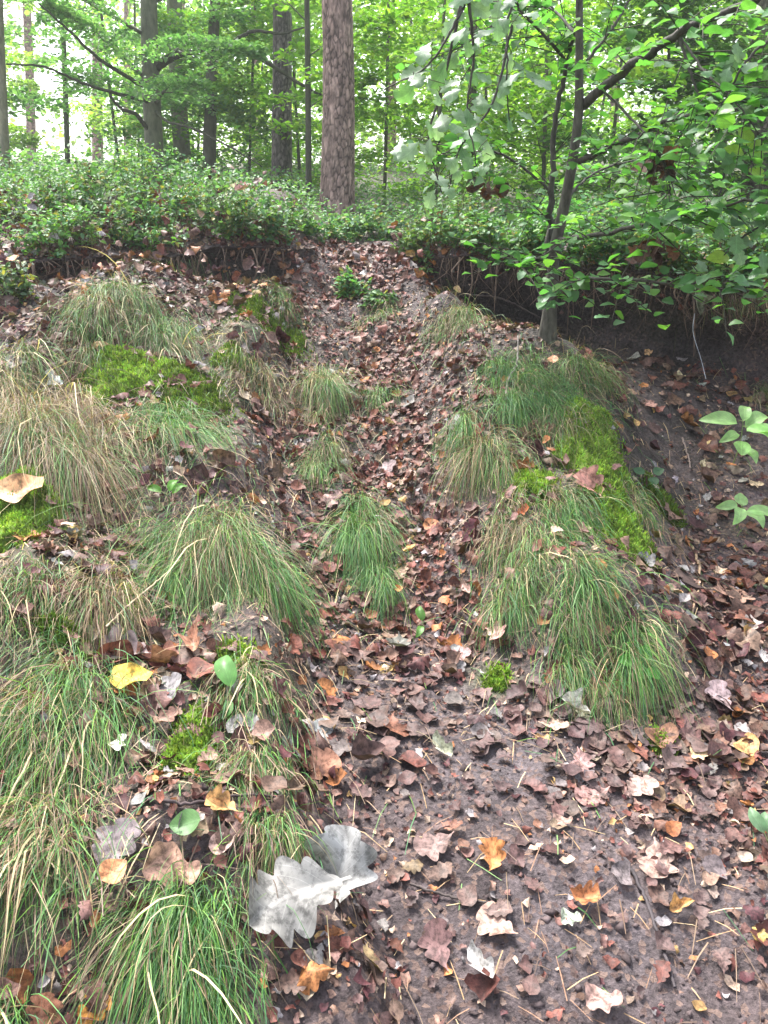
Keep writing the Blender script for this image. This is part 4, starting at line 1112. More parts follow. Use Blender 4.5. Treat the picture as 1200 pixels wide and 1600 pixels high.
def trunk_mesh(line, rad, plates=None, nseg=20, base_flare=.25, plate_h=.085, depth=.06):
    m = len(line)
    V, F = tube(line, rad, nseg)
    V = V.reshape(m, nseg, 3)
    ctr = line[:, None]
    s = np.concatenate([[0], np.cumsum(np.linalg.norm(np.diff(line, axis=0), axis=1))])
    U = np.repeat((np.arange(nseg) / nseg)[None], m, 0); S = np.repeat(s[:, None], nseg, 1)
    fl = 1 + base_flare * np.exp(-S / .12) * (1 + .35 * np.sin(U * 6.283 * 4 + 1))
    tint = np.ones((m, nseg, 3))
    if plates:
        wu = .018 * fbm(U * 6, S * 7, 3); wv = .35 * fbm(U * 8 + 20, S * 5, 3)
        wu = wu * np.sin(np.pi * U)
        e, idn = cells(U + wu, S / plate_h + wv * np.sin(np.pi * U), nseg, plates)
        e2, id2 = cells(U * 1.0 + .3, S / (plate_h * .45), nseg, plates * 2, 23)
        k = sstep(.0, .26, e)
        k = np.maximum(k, sstep(.05, .35, fbm(U * 9 + 3, S * 6, 3)) * .8)
        fl = fl * (1 + depth * (k - 1) + .35 * depth * (idn - .5) + .2 * depth * (sstep(0, .2, e2) - 1))
        tint = ((.22 + .78 * k[..., None]) * (.62 + .65 * idn[..., None]) * (.70 + .6 * id2[..., None])) * np.ones(3)  # cracks darkened: dark bark colour plus painted occlusion
    else:
        fl = fl * (1 + .02 * fbm(U * 8, S * 6, 3))
        tint = tint * (1 + .3 * fbm(U * 4 + 9, S * 3, 3))[..., None]
    V = ctr + (V - ctr) * fl[..., None]
    return V.reshape(-1, 3), F, tint.reshape(-1, 3)

LEAFG = {'fresh': np.array([[.13, .27, .035], [.17, .32, .045], [.11, .24, .035], [.22, .34, .05]]),
         'blue': np.array([[.12, .26, .10], [.15, .29, .11], [.10, .22, .085], [.19, .32, .14]]),
         'deep': np.array([[.055, .13, .03], [.07, .16, .035], [.09, .19, .04], [.05, .11, .035]]),
         'pale': np.array([[.20, .33, .07], [.24, .37, .08], [.16, .29, .06], [.28, .38, .09]])}
TOPLIM = 2.0        # leaves far above the picture's upper edge are not built

def spray(mbw, mbl, p0, p1, width, n, leaf, pal, sag=.15, rw=.012, twigs=True, yellow=0.0):
    """one branch with a flat spray of leaves left and right of it"""
    L = np.linalg.norm(p1 - p0)
    mid = (p0 + p1) / 2 + np.array([0, 0, sag * L * .5])
    ln = smooth_line([p0, mid, p1], 9)
    mbw.add(*tube(ln, np.linspace(rw, rw * .2, 9), 4), col=(.7, .7, .7))
    ax = unit(p1 - p0); side = unit(np.cross(ax, [0, 0, 1.]))
    if twigs:
        for k in range(max(3, int(L * 5))):
            t = R.uniform(.15, .95); b = ln[int(t * 8)]
            s = (1 if k % 2 else -1) * width * (1.05 - t) * R.uniform(.6, 1)
            e = b + side * s + ax * abs(s) * .7 + np.array([0, 0, -.08 * abs(s)])
            mbw.add(*tube(np.stack([b, (b + e) / 2 + [0, 0, .02], e]), [rw * .35, rw * .25, rw * .12], 3), col=(.7, .7, .7))
    t = R.uniform(.1, 1.05, n); q = R.uniform(-1, 1, n); q = np.sign(q) * np.abs(q) ** .8
    f = np.clip(t * 8, 0, 7.99); i = f.astype(int); b = ln[i] + (ln[np.minimum(i + 1, 8)] - ln[i]) * (f - i)[:, None]
    s = q * width * (1.15 - t)
    P = b + side * s[:, None] + ax * (np.abs(s) * .6)[:, None] + R.normal(size=(n, 3)) * leaf * .45
    P[:, 2] -= .10 * np.abs(s) + .3 * leaf * R.random(n)
    N = unit(np.array([0, 0, 1.]) + R.normal(size=(n, 3)) * .42)
    D = unit(side * np.sign(q)[:, None] * .8 + ax * .6 + R.normal(size=(n, 3)) * .45)
    c = LEAFG[pal][R.integers(0, 4, n)] * R.uniform(.75, 1.25, (n, 1))
    if yellow:
        yl = R.random(n) < yellow; c = np.where(yl[:, None], np.array([.48, .33, .03]), c)
    l = leaf * R.uniform(.65, 1.2, n)
    oval_leaves(mbl, P, N, D, l, l * .58, c)

def visible_limit(P):
    px, py, dep = project(P)
    return py > -130

def bg_tree(label, base, top, r0, mat, plates=None, branches=(), pal='fresh', leaf=.07, group='trees in the wood behind the bank', name='tree', nseg=18, crown=None, tintc=None, yellow=0.0, h_scale=1.0, cat='tree'):
    """base and top: points on the trunk axis; branches: list of (start fraction, end point offset, spray half width, leaves)"""
    base = np.array(base, float); base[2] = float(zf(base[0], base[1])) - .05
    top = np.array(top, float); ax = unit(top - base)
    top = base + (top - base) * h_scale
    root = thing(name, base, label, cat, group)
    nn = 260 if plates else 40
    ln = base + np.linspace(0, 1, nn)[:, None] * (top - base)
    S = np.linspace(0, 1, nn)
    ln = ln + (np.array([1., .3, 0]) * (.15 * r0 * np.sin(S * 5 + base[0]))[:, None])
    V, F, t = trunk_mesh(ln, r0 * (1 - .35 * S), plates, nseg=nseg)
    if tintc is not None: t = t * np.array(tintc)
    mb = MB(); mb.add(V, F, t); part('trunk', mb, mat, root)
    if crown or branches:
        w = MB(); l = MB(); w.n and None
        for s, off, wd, n in branches:
            p0 = base + (top - base) * s
            spray(w, l, p0, p0 + np.array(off, float), wd, n, leaf, pal, rw=max(.006, r0 * .22), yellow=yellow)
        if crown:
            nb, h0, h1, ln_, wd, n = crown
            H = np.linalg.norm(top - base)
            for k in range(nb):
                s = (h0 + (h1 - h0) * (k + R.random()) / nb) / H
                a = R.random() * 6.28; l_ = ln_ * R.uniform(.6, 1.15)
                p0 = base + (top - base) * min(s, 1)
                e = p0 + np.array([math.cos(a) * l_, math.sin(a) * l_, R.uniform(-.1, .35) * l_])
                spray(w, l, p0, e, wd * R.uniform(.7, 1.2), n, leaf, pal, rw=max(.005, r0 * .18), yellow=yellow)
        part('branches', w, mat, root); part('foliage', l, M_FOL, root, 'stuff')
    return root

def TB(x0, x1, y1, D):
    """trunk axis from pixel (x1, y1) at the foot to (x0, 0) at the top of the picture, D metres away"""
    return PX(x1, y1, D), PX(x0, -60, D)

b, t = TB(522, 528, 338, 8.4)
bg_tree('main pine with broad scaly grey-pink bark behind the top of the path', b, t, .175, M_PINE, plates=26, tintc=(1.18, 1.0, .90), nseg=132, name='pine_tree', h_scale=1.6)
b, t = TB(437, 443, 312, 11.5)
bg_tree('slimmer darker pine trunk left of the main pine', b, t, .145, M_PINE, plates=18, nseg=90, name='pine_tree', tintc=(.62, .62, .66), h_scale=1.5)
b, t = TB(229, 243, 268, 11)
bg_tree('smooth olive-grey beech trunk with crooked boughs at upper left', b, t, .125, M_BEECH, nseg=24, name='beech_tree', h_scale=1.4,
        branches=[(.62, (1.55, -.2, .55), .5, 700), (.60, (2.2, .3, .28), .6, 900), (.36, (-1.0, -.5, .75), .5, 900), (.5, (-1.9, -1.2, .5), .7, 1800), (.75, (-1.6, -1.5, .2), .8, 2000),
                  (.8, (1.0, -1.0, .2), .6, 900), (.42, (1.5, -1.6, -.15), .7, 1800), (.3, (.9, -1.5, .0), .5, 900)], pal='blue', leaf=.068)
beech = bpy.data.objects['beech_tree']
def bough(pts, r0, r1):
    ln = smooth_line(np.array([PX(*p) for p in pts]), 40)
    V, F = tube(ln + R.normal(size=ln.shape) * r0 * .12, np.linspace(r0, r1, 40), 8)
    mb = MB(); mb.add(V, F, (.45, .45, .42)); part('bough', mb, M_BEECH, beech)
for pts, r0, r1 in [([(243, 108, 11), (275, 88, 10.8), (310, 78, 10.7), (355, 75, 10.6), (400, 88, 10.6), (450, 118, 10.5), (500, 148, 10.4), (560, 160, 10.3)], .042, .012),
                    ([(352, 75, 10.6), (375, 58, 10.5), (400, 48, 10.4), (440, 52, 10.3), (480, 42, 10.2)], .026, .010), ([(243, 215, 11), (228, 198, 10.9), (212, 178, 10.8), (190, 170, 10.7), (172, 150, 10.6)], .036, .014),
                    ([(232, 140, 11), (195, 118, 10.8), (150, 88, 10.5), (110, 50, 10.2), (60, 5, 10)], .03, .010), ([(238, 160, 11), (190, 148, 10.4), (130, 130, 10), (70, 105, 9.6), (10, 100, 9.4)], .024, .008),
                    ([(240, 170, 11), (262, 190, 10.5), (300, 200, 10), (360, 230, 9.6), (410, 260, 9.4)], .018, .006)]:
    bough(pts, r0, r1)
b, t = TB(270, 287, 276, 14)
bg_tree('pale grey trunk just right of the smooth beech', b, t, .145, M_BEECH, nseg=20, name='beech_tree', tintc=(1.7, 1.6, 1.7), h_scale=1.4, branches=[(.75, (-1, -.6, .4), .5, 500)], pal='pale', leaf=.07)
b, t = TB(338, 325, 288, 13)
bg_tree('leaning dark trunk with yellow leaves near its top', b, t, .095, M_BEECH, nseg=18, name='beech_tree', tintc=(.7, .68, .7), h_scale=1.4,
        branches=[(.85, (.5, -.8, .3), .5, 500), (.7, (-.6, -.9, .2), .5, 500)], pal='fresh', leaf=.075, yellow=.35)
b, t = TB(478, 483, 320, 9.5)
bg_tree('thin dark stem between the two pines', b, t, .036, M_BEECH, nseg=10, name='young_tree', tintc=(.55, .55, .55), h_scale=1.4, branches=[(.55, (-1.2, -.3, .8), .4, 700), (.45, (.9, -.3, .3), .4, 500), (.3, (.7, .3, .35), .35, 400)], pal='fresh', leaf=.07)
b, t = TB(96, 99, 240, 15)
bg_tree('thin dark far trunk near the left edge', b, t, .05, M_BEECH, nseg=10, name='young_tree', tintc=(.6, .6, .6), h_scale=1.2, branches=[(.6, (-1, -.2, .6), .4, 250)], pal='pale', leaf=.08)
b, t = TB(-2, -4, 228, 11)
bg_tree('grey trunk cut off by the left edge of the photo', b, t, .06, M_BEECH, nseg=18, name='beech_tree', tintc=(1.6, 1.5, 1.45), h_scale=1.3)
b, t = TB(1196, 1192, 300, 9)
bg_tree('brown-grey pine trunk at the right edge', b, t, .16, M_PINE, plates=20, nseg=90, name='pine_tree', tintc=(.75, .78, .62), h_scale=1.4)
b, t = TB(858, 850, 300, 16)
bg_tree('pale trunk seen through leaves behind the sapling', b, t, .12, M_BEECH, nseg=14, name='beech_tree', tintc=(1.3, 1.15, 1.0), h_scale=1.2)
b, t = TB(742, 735, 310, 10)
bg_tree('thin dark brown stem behind the hanging oak leaves', b, t, .06, M_BEECH, nseg=12, name='young_tree', tintc=(.6, .5, .45), h_scale=1.3, branches=[(.5, (.8, -.3, .3), .4, 400)], pal='fresh')
for x0, x1, y1, D, r, lab in [(148, 152, 240, 24, .16, 'reddish far pine trunk near the thin dark far trunk'), (282, 276, 230, 30, .18, 'reddish far pine trunk behind the smooth beech'),
                              (612, 610, 300, 22, .14, 'far pinkish trunk right of the main pine'), (200, 195, 230, 34, .16, 'far pale pine trunk left of the smooth beech'),
                              (398, 402, 280, 26, .15, 'far pinkish trunk left of the slimmer pine'), (690, 694, 300, 30, .16, 'far pale trunk behind the hanging oak leaves'),
                              (1075, 1070, 300, 24, .14, 'far grey trunk right of the sapling'), (960, 955, 300, 28, .16, 'far grey trunk behind the sapling top'), (40, 44, 225, 30, .17, 'far pale trunk beside the left edge trunk')]:
    b, t = TB(x0, x1, y1, D)
    bg_tree(lab, b, t, r, M_PINE, plates=10, nseg=30, name='pine_tree', tintc=(1.5, 1.15, 1.05), group='far trunks in the wood', h_scale=1.2)

# understorey: young broadleaved trees whose crowns fill the view between the trunks
UND = [(15, 13, 'blue', 1.3, 'young beech with flat blue-green sprays at the upper left'), (190, 14, 'blue', 1.3, 'young beech with layered sprays left of the smooth trunk'), (335, 13.5, 'blue', 1.5, 'young beech with hanging sprays between smooth trunk and dark pine'),
       (390, 14, 'fresh', 1.6, 'bright young beech behind the dark pine'), (470, 14, 'fresh', 1.6, 'bright young tree between the two pines'), (600, 11, 'fresh', 1.5, 'bright young tree right of the main pine'),
       (680, 9.5, 'fresh', 1.4, 'leafy young tree behind the hanging oak leaves'), (760, 12, 'pale', 1.7, 'pale young tree behind the dark brown stem'), (850, 9, 'fresh', 1.5, 'leafy young tree behind the sapling stem'),
       (950, 11, 'fresh', 1.6, 'leafy young tree right behind the sapling'), (1040, 9, 'deep', 1.4, 'deep green young tree behind the brown leaf cluster'), (1130, 10, 'fresh', 1.6, 'bright young tree left of the right edge pine'), (1210, 8.5, 'deep', 1.5, 'deep green young tree at the right edge'),
       (-30, 16, 'pale', 1.6, 'pale tree far behind at the left edge'), (220, 18, 'pale', 2.2, 'pale tree far behind the smooth beech'), (310, 17, 'pale', 2.0, 'pale green tree behind the leaning dark trunk'), (420, 20, 'pale', 2.4, 'pale far tree behind the slimmer pine'), (540, 18, 'fresh', 2.2, 'far green tree behind the main pine'),
       (640, 20, 'pale', 2.4, 'pale far tree right of the main pine'), (800, 19, 'pale', 2.4, 'pale far tree behind the sapling left side'), (920, 18, 'fresh', 2.2, 'far green tree behind the sapling'), (1100, 18, 'pale', 2.4, 'pale far tree at the right')]
for px, D, pal, ln_, lab in UND:
    z0 = PX(px, 300, D); z0[2] = zf(z0[0], z0[1])
    ztop = PX(px, -80, D)[2]
    H = max(2.0, ztop - z0[2])
    top = z0 + np.array([R.normal() * .2, R.normal() * .2, H])
    nb = 20 if D < 15 else 20
    bg_tree(lab, z0, top, .016 + .0008 * D, M_BEECH, nseg=8, name='young_tree', tintc=(.7, .7, .65), pal=pal, leaf=.055 + .0028 * D, crown=(nb, .12, H, ln_, .55 + .01 * D, 260 if D < 15 else 260), group='young trees filling the wood')

# the far wood
n = 52000
y = R.uniform(24, 80, n); x = R.uniform(-1, 1, n) * y * .62
z = zf(x, y) + R.uniform(0, 1, n) ** .8 * (y * .34)
k = fbm(x * .18 + 40, z * .30 + y * .05, 3)
px_f, py_f, _ = project(np.column_stack([x, y, z]))
gap = ell(px_f, py_f, [(100, 130, 90, 110, 1.0), (60, 30, 60, 40, .8), (240, 60, 60, 60, .5), (390, 120, 50, 60, .4), (640, 30, 60, 40, .5)])
keep = (k > -.22) & (R.random(n) > gap)
P = np.column_stack([x, y, z])[keep]; n = len(P)
cc = np.where(R.random((n, 1)) < .6, LEAFG['pale'][R.integers(0, 4, n)], LEAFG['fresh'][R.integers(0, 4, n)]) * R.uniform(.8, 1.3, (n, 1))
L = P[:, 1] * .0075 * R.uniform(.6, 1.3, n)
mb = MB(); oval_leaves(mb, P, unit(np.array([0, -.2, .8]) + R.normal(size=(n, 3)) * .6), unit(R.normal(size=(n, 3))), L, L * .7, cc)
tag(link('far_woodland', mb.mesh('far_woodland', M_FOL), kind='stuff'), 'mass of pale green far foliage', 'woodland')

# ------------------------------------------------------------------ the sapling
SB = G1(855, 528)
sap = thing('oak_sapling', SB, 'slender young tree leaning from the dark hollow with broad green leaves', 'sapling')
def pl(*a): return np.array([PX(p[0], p[1], p[2]) for p in a])
sy = SB[1]
SL = smooth_line(np.vstack([SB - [0, 0, .05], pl((862, 450, sy), (868, 385, sy - .02), (886, 300, sy - .06), (903, 190, sy - .12), (905, 90, sy - .18), (906, -40, sy - .25), (915, -200, sy - .3))]), 70)
rad = np.interp(np.linspace(0, 1, 70), [0, .1, .4, .7, 1], [.036, .030, .025, .017, .011])
V, F, t_ = trunk_mesh(SL, rad, None, nseg=16, base_flare=.5)
mb = MB(); mb.add(V, F, t_); part('trunk', mb, M_SAP, sap)
def branch(parent, pts, r0, r1, nm='branch', mat=None, tc=(.75, .75, .75)):
    ln = smooth_line(pts, 34)
    ln[1:-1] += R.normal(size=(32, 3)) * r0 * .25
    V, F = tube(ln, np.linspace(r0, r1, 34), 8)
    mb = MB(); mb.add(V, F, tc); part(nm, mb, mat or M_SAP, parent)
    return ln
BR = [branch(sap, pl((912, 165, sy - .12), (985, 105, sy - .35), (1060, 55, sy - .6), (1190, -5, sy - .9), (1300, -50, sy - 1.1)), .021, .009),
      branch(sap, pl((905, 252, sy - .1), (960, 228, sy - .3), (1040, 190, sy - .5), (1110, 176, sy - .7), (1230, 165, sy - .9)), .014, .006),
      branch(sap, pl((856, 395, sy), (862, 300, sy + .08), (866, 200, sy + .12), (884, 110, sy + .1), (900, 40, sy + .05)), .017, .008),
      branch(sap, pl((870, 375, sy - .02), (930, 368, sy - .4), (1010, 350, sy - .7), (1090, 328, sy - .9), (1210, 308, sy - 1.1)), .011, .004),
      branch(sap, pl((862, 470, sy), (900, 440, sy - .35), (980, 437, sy - .6), (1080, 448, sy - .75), (1200, 455, sy - .9)), .009, .003),
      branch(sap, pl((884, 95, sy + .1), (850, 55, sy), (810, 10, sy - .1), (795, -40, sy - .2)), .008, .004),
      branch(sap, pl((905, 110, sy - .15), (960, 40, sy - .1), (1000, -30, sy)), .008, .004),
      branch(sap, pl((866, 390, sy), (835, 405, sy - .3), (800, 410, sy - .5)), .006, .003),
      branch(sap, pl((1060, 55, sy - .6), (1085, 130, sy - .7), (1130, 240, sy - .8), (1120, 330, sy - .85)), .006, .003),
      branch(sap, pl((1065, 60, sy - .6), (1100, 110, sy - .8), (1150, 160, sy - 1.0), (1200, 230, sy - 1.1)), .005, .002),
      branch(sap, pl((940, 140, sy - .2), (1000, 200, sy - .5), (1040, 260, sy - .6), (1048, 305, sy - .6)), .006, .003),
      branch(sap, pl((862, 300, sy + .08), (800, 250, sy + .1), (740, 230, sy + .1), (690, 240, sy)), .007, .003),
      branch(sap, pl((884, 310, sy - .05), (930, 270, sy + .2), (1000, 250, sy + .4), (1090, 260, sy + .5)), .007, .003),
      branch(sap, pl((905, 60, sy - .2), (850, 10, sy + .2), (770, 40, sy + .3), (700, 90, sy + .2)), .007, .003)]
SAPC = np.array([[.07, .20, .045], [.095, .24, .05], [.06, .165, .05], [.13, .28, .055], [.095, .22, .09]])
def proto_mesh(name, pr, mat):
    mb = MB(); V, F, UV = PROTOS[pr]; mb.add(V + [0, .5, 0], F, None, UV)
    return mb.mesh(name, mat)
ME_LEAF = {p: proto_mesh('leaf', p, M_GREENOBJ) for p in ('hornbeam', 'oak_green', 'oak_green_b', 'broad', 'lance')}
ME_DEAD = {p: proto_mesh('leaf', p, M_LEAFOBJ) for p in ('oak_curl', 'scrap_roll', 'oak_flat')}
def green_leaf(parent, me, P, N, D, size, col, nm='leaf'):
    M = frames(N[None], D[None])[0]
    o = link(nm, me, parent)
    o.matrix_basis = Matrix.Translation(Vector(P) - parent.location) @ Matrix([list(map(float, r)) for r in M]).to_4x4() @ Matrix.Scale(float(size), 4)
    o.color = (*col, 1)
    return o
tw = MB(); lvs = MB(); n_leaf = 0
slots = []
for bi, ln in enumerate(BR):
    L = np.linalg.norm(np.diff(ln, axis=0), axis=1).sum()
    nt = int(L * 24)
    for k in range(nt):
        f = R.uniform(.12, 1.0); i = int(f * 33); b = ln[i]
        ax = unit(ln[min(i + 1, 33)] - ln[max(i - 1, 0)])
        sd = unit(np.cross(ax, [0, 0, 1.]) + R.normal(size=3) * .15) * (1 if k % 2 else -1)
        l = R.uniform(.18, .42)
        d = unit(sd * .9 + ax * .5 + np.array([0, 0, R.normal() * .3]))
        e = b + d * l + np.array([0, 0, -.12 * l])
        pts = np.stack([b, (b + e) / 2 + [0, 0, .02], e])
        tw.add(*tube(pts, [.0028, .002, .001], 4), col=(.6, .62, .5))
        m = R.integers(5, 9)
        for j in range(m):
            s = (j + .6) / m
            p = pts[0] * (1 - s) ** 2 + 2 * pts[1] * s * (1 - s) + pts[2] * s * s
            s2 = unit(np.cross(d, [0, 0, 1.])) * (1 if j % 2 else -1)
            D = unit(d * .6 + s2 * .9 + R.normal(size=3) * .2 + np.array([0, 0, -.15]))
            N = unit(np.array([0, -.1, 1.]) + R.normal(size=3) * .35)
            slots.append((p, N, D, R.uniform(.04, .076), SAPC[R.integers(0, 5)] * R.uniform(.75, 1.25)))
part('twigs', tw, M_SAP, sap, 'stuff')
pp = np.array([s[0] for s in slots]); qx, qy, qd = project(pp)
vis = (qx > 0) & (qx < 1200) & (qy > -10) & (qy < 620)
rank = np.argsort(-np.where(vis, np.array([s[3] for s in slots]) / qd, 0))
for r_, i in enumerate(rank):
    p, N, D, s, c = slots[i]
    if r_ < 285:
        green_leaf(sap, ME_LEAF['hornbeam'] if R.random() < .75 else ME_LEAF['oak_green'], p, N, D, s * 1.05, c)
V0, F0, U0 = leaf_grid('hornbeam', 9, 3, .25, -.25, .1, .05, 571)
i = rank[285:]
if len(i):
    scatter(lvs, [(V0 + [0, .5, 0], F0, U0)], pp[i], np.array([slots[k][1] for k in i]), np.array([slots[k][3] for k in i]), np.array([slots[k][2] for k in i]), np.array([slots[k][4] for k in i]), lift=0.0)
    part('small_leaves', lvs, M_FOL, sap, 'stuff')

# dead leaf clusters caught in the sapling
for px, py, Y, lab in [(1022, 252, sy - .55, 'upper cluster of withered brown leaves hanging in the sapling'), (1015, 378, sy - .6, 'lower cluster of withered dark brown leaves hanging in the sapling'), (762, 288, sy + .1, 'small withered brown leaf cluster left of the sapling')]:
    p = PX(px, py, Y)
    cl = thing('withered_leaf_cluster', p, lab, 'dead leaves', 'withered leaf clusters')
    mb = MB(); mb.add(*tube(smooth_line([p + [0, 0, .12], p + [.01, 0, .05], p + [0, 0, -.02]], 6), .0025, 5), col=(.12, .09, .07)); part('stalk', mb, M_TWIG, cl)
    for k in range(11 if px > 800 else 6):
        a = R.random() * 6.28
        D = unit(np.array([math.cos(a) * .8, math.sin(a) * .5, -R.uniform(.2, 1.0)]))
        N = unit(np.array([math.sin(a), -1, .3]) + R.normal(size=3) * .5)
        green_leaf(cl, ME_DEAD[['oak_curl', 'scrap_roll', 'oak_flat'][k % 3]], p + R.normal(size=3) * .02, N, D, R.uniform(.07, .11), np.array([.12, .065, .05]) * R.uniform(.6, 1.3) if k % 4 else np.array([.18, .075, .035]))

# ------------------------------------------------------------------ hanging oak branches
def oak_spray(label, stems, n_leaf, size, cols, droop=.9, group='oak branches hanging into the view'):
    base = stems[0][0]
    pet = MB()
    root = thing('oak_branch', base, label, 'branch', group)
    for pts in stems:
        ln = branch(root, pts, .006, .002)
        for k in range(n_leaf):
            f = R.uniform(.15, 1); b = ln[int(f * 33)]
            o = b + R.normal(size=3) * np.array([.045, .04, .03])
            pet.add(*tube(np.stack([b, (b + o) / 2 + [0, 0, .006], o]), [.0016, .0013, .0010], 4), col=(.75, .8, .5))
            D = unit(np.array([R.normal() * .55, R.normal() * .4 - .15, -droop * R.uniform(.2, 1.2)]))
            N = unit(np.array([R.normal() * .35, -.75, .65]) + R.normal(size=3) * .3)
            green_leaf(root, ME_LEAF['oak_green' if R.random() < .5 else 'oak_green_b'], o, N, D, size * R.uniform(.7, 1.15), cols[R.integers(0, len(cols))] * R.uniform(.85, 1.2))
    part('leaf_stalks', pet, M_SAP, root, 'stuff')
PALE = np.array([[.17, .27, .16], [.20, .30, .19], [.13, .23, .11], [.10, .20, .08]])
DEEP = np.array([[.07, .15, .07], [.09, .18, .08], [.13, .22, .12]])
oak_spray('pale oak branch with big silvery green leaves hanging at top centre', [pl((760, -60, 3.0), (720, 20, 2.9), (670, 100, 2.85), (600, 140, 2.8)), pl((720, 10, 2.9), (690, 140, 2.9), (670, 220, 2.9), (690, 300, 2.9)), pl((730, -20, 2.9), (740, 90, 2.95), (730, 170, 2.95), (745, 260, 2.95))], 14, .088, PALE)
oak_spray('oak branch with drooping dull green leaves left of the sapling', [pl((830, -60, 3.4), (796, 20, 3.35), (792, 110, 3.3), (795, 195, 3.3)), pl((800, 40, 3.35), (770, 160, 3.3), (720, 230, 3.3), (700, 300, 3.3))], 16, .085, np.vstack([DEEP, PALE[:2]]))
oak_spray('oak branch with silvery leaves at the right edge', [pl((1240, 40, 3.0), (1170, 90, 3.0), (1130, 170, 3.0), (1120, 240, 3.0)), pl((1250, 330, 2.9), (1200, 350, 2.9), (1160, 370, 2.9), (1130, 400, 2.9))], 13, .085, np.vstack([DEEP, PALE]))

# yellow-green leaf sprig at the right
p = PX(1215, 300, 2.8)
sp = thing('leaf_sprig', p, 'sprig of four yellow-green leaves near the right edge', 'sprig')
branch(sp, pl((1215, 300, 2.8), (1180, 262, 2.8), (1166, 225, 2.8)), .003, .0015, 'stem')
for px, py, a, s in [(1166, 228, 80, .085), (1170, 232, 10, .08), (1163, 240, 150, .07), (1172, 262, 300, .07)]:
    D = np.array([math.cos(math.radians(a)), -.2, math.sin(math.radians(a))])
    green_leaf(sp, ME_LEAF['hornbeam'], PX(px, py, 2.8), np.array([.1, -.8, .6]), unit(D), s, np.array([.24, .38, .05]))
sp = thing('leaf_sprig', PX(1160, 395, 2.9), 'single bright yellow-green leaf over the right bilberry', 'sprig')
branch(sp, pl((1175, 385, 2.9), (1160, 392, 2.9), (1140, 400, 2.9)), .002, .001, 'stem')
green_leaf(sp, ME_LEAF['hornbeam'], PX(1140, 400, 2.9), np.array([.1, -.7, .7]), unit(np.array([-.9, 0, -.25])), .09, np.array([.26, .38, .05]))

# withered leaf on a thread
wl_ = thing('withered_leaf', PX(1085, 455, 3.35), 'grey-green withered leaf hanging on a pale thread over the hollow', 'leaf')
green_leaf(wl_, ME_DEAD['scrap_roll'], PX(1085, 455, 3.35), np.array([.2, -.9, .3]), unit(np.array([.05, 0, -1.])), .11, np.array([.17, .17, .13]))
th = smooth_line(pl((1085, 490, 3.35), (1083, 520, 3.35), (1095, 560, 3.34), (1103, 592, 3.33)), 14)
mb = MB(); mb.add(*tube(th, .0014, 5), col=(.42, .44, .48)); part('thread', mb, M_TWIG, wl_)

# ------------------------------------------------------------------ seedlings
def seedling(label, px, py, leaves, col, lift=.16, size=.1):
    g = G1(px, py)
    root = thing('seedling', g, label, 'seedling', 'seedlings on the bank')
    top = g + np.array([R.normal() * .01, -.02, lift])
    ln = smooth_line([g - [0, 0, .01], (g + top) / 2 + [.01, 0, 0], top], 10)
    mb = MB(); mb.add(*tube(ln, np.linspace(.003, .0018, 10), 5), col=(.16, .2, .08)); part('stem', mb, M_TWIG, root)
    for a, up, s, f, kind in leaves:
        b = ln[int(f * 9)]; A = math.radians(a)
        D = unit(np.array([math.cos(A), math.sin(A), up])); N = unit(np.array([-.1, -.55, 1.]) + R.normal(size=3) * .12)
        pe = b + D * .02
        mb = MB(); mb.add(*tube(np.stack([b, (b + pe) / 2, pe]), .0012, 4), col=(.2, .26, .1)); part('leaf_stalk', mb, M_TWIG, root)
        green_leaf(root, ME_LEAF[kind], pe, N, D, s * size / .1, col * R.uniform(.85, 1.15))
PG = np.array([.34, .56, .21])
seedling('broad leaved pale green seedling at the right edge, the larger one', 1145, 725, [(178, .25, .13, 1, 'lance'), (205, -.1, .08, .85, 'lance'), (60, .4, .085, 1, 'lance'), (335, -.25, .11, .9, 'lance'), (20, .2, .11, .95, 'lance'), (290, -.5, .08, .5, 'lance'), (255, -.1, .07, .6, 'broad'), (310, .1, .09, .95, 'lance')], PG, lift=.20, size=.125)
seedling('smaller pale green seedling below the larger one at the right', 1150, 825, [(190, .2, .07, 1, 'lance'), (240, -.1, .08, 1, 'lance'), (330, -.2, .095, .95, 'lance'), (80, .4, .055, .8, 'broad'), (295, -.3, .085, .9, 'lance')], PG, lift=.11, size=.12)
seedling('tiny bright green seedling in the lower rib grass', 990, 1062, [(170, .4, .05, 1, 'broad'), (60, .6, .05, 1, 'broad'), (300, .2, .045, .9, 'broad'), (240, .2, .045, .8, 'broad')], np.array([.10, .34, .05]), lift=.06)
seedling('small sprout with upright green leaf below the hanging gully tussock', 658, 985, [(100, 1.4, .06, .9, 'lance'), (250, .8, .05, .8, 'lance')], np.array([.10, .24, .04]), lift=.03)
seedling('tall single green blade leaf in the low grass left of the path', 360, 1100, [(110, 1.6, .10, .9, 'lance'), (260, .4, .05, .5, 'lance')], np.array([.14, .32, .09]), lift=.05)
seedling('small weed with dark leaves beside the rib moss', 1010, 755, [(20, .2, .05, 1, 'broad'), (150, .2, .05, 1, 'broad'), (270, .1, .05, .8, 'broad')], np.array([.08, .17, .08]), lift=.04)
seedling('clover-like green plant above the big domed tussock', 262, 790, [(160, .5, .06, 1, 'lance'), (60, .6, .06, 1, 'lance'), (20, .5, .06, .9, 'lance')], np.array([.12, .30, .04]), lift=.05)
seedling('green blade at the right edge of the lower path', 1192, 1320, [(110, 1.0, .06, .9, 'lance'), (80, 1.2, .05, .8, 'lance')], np.array([.16, .28, .15]), lift=.03)

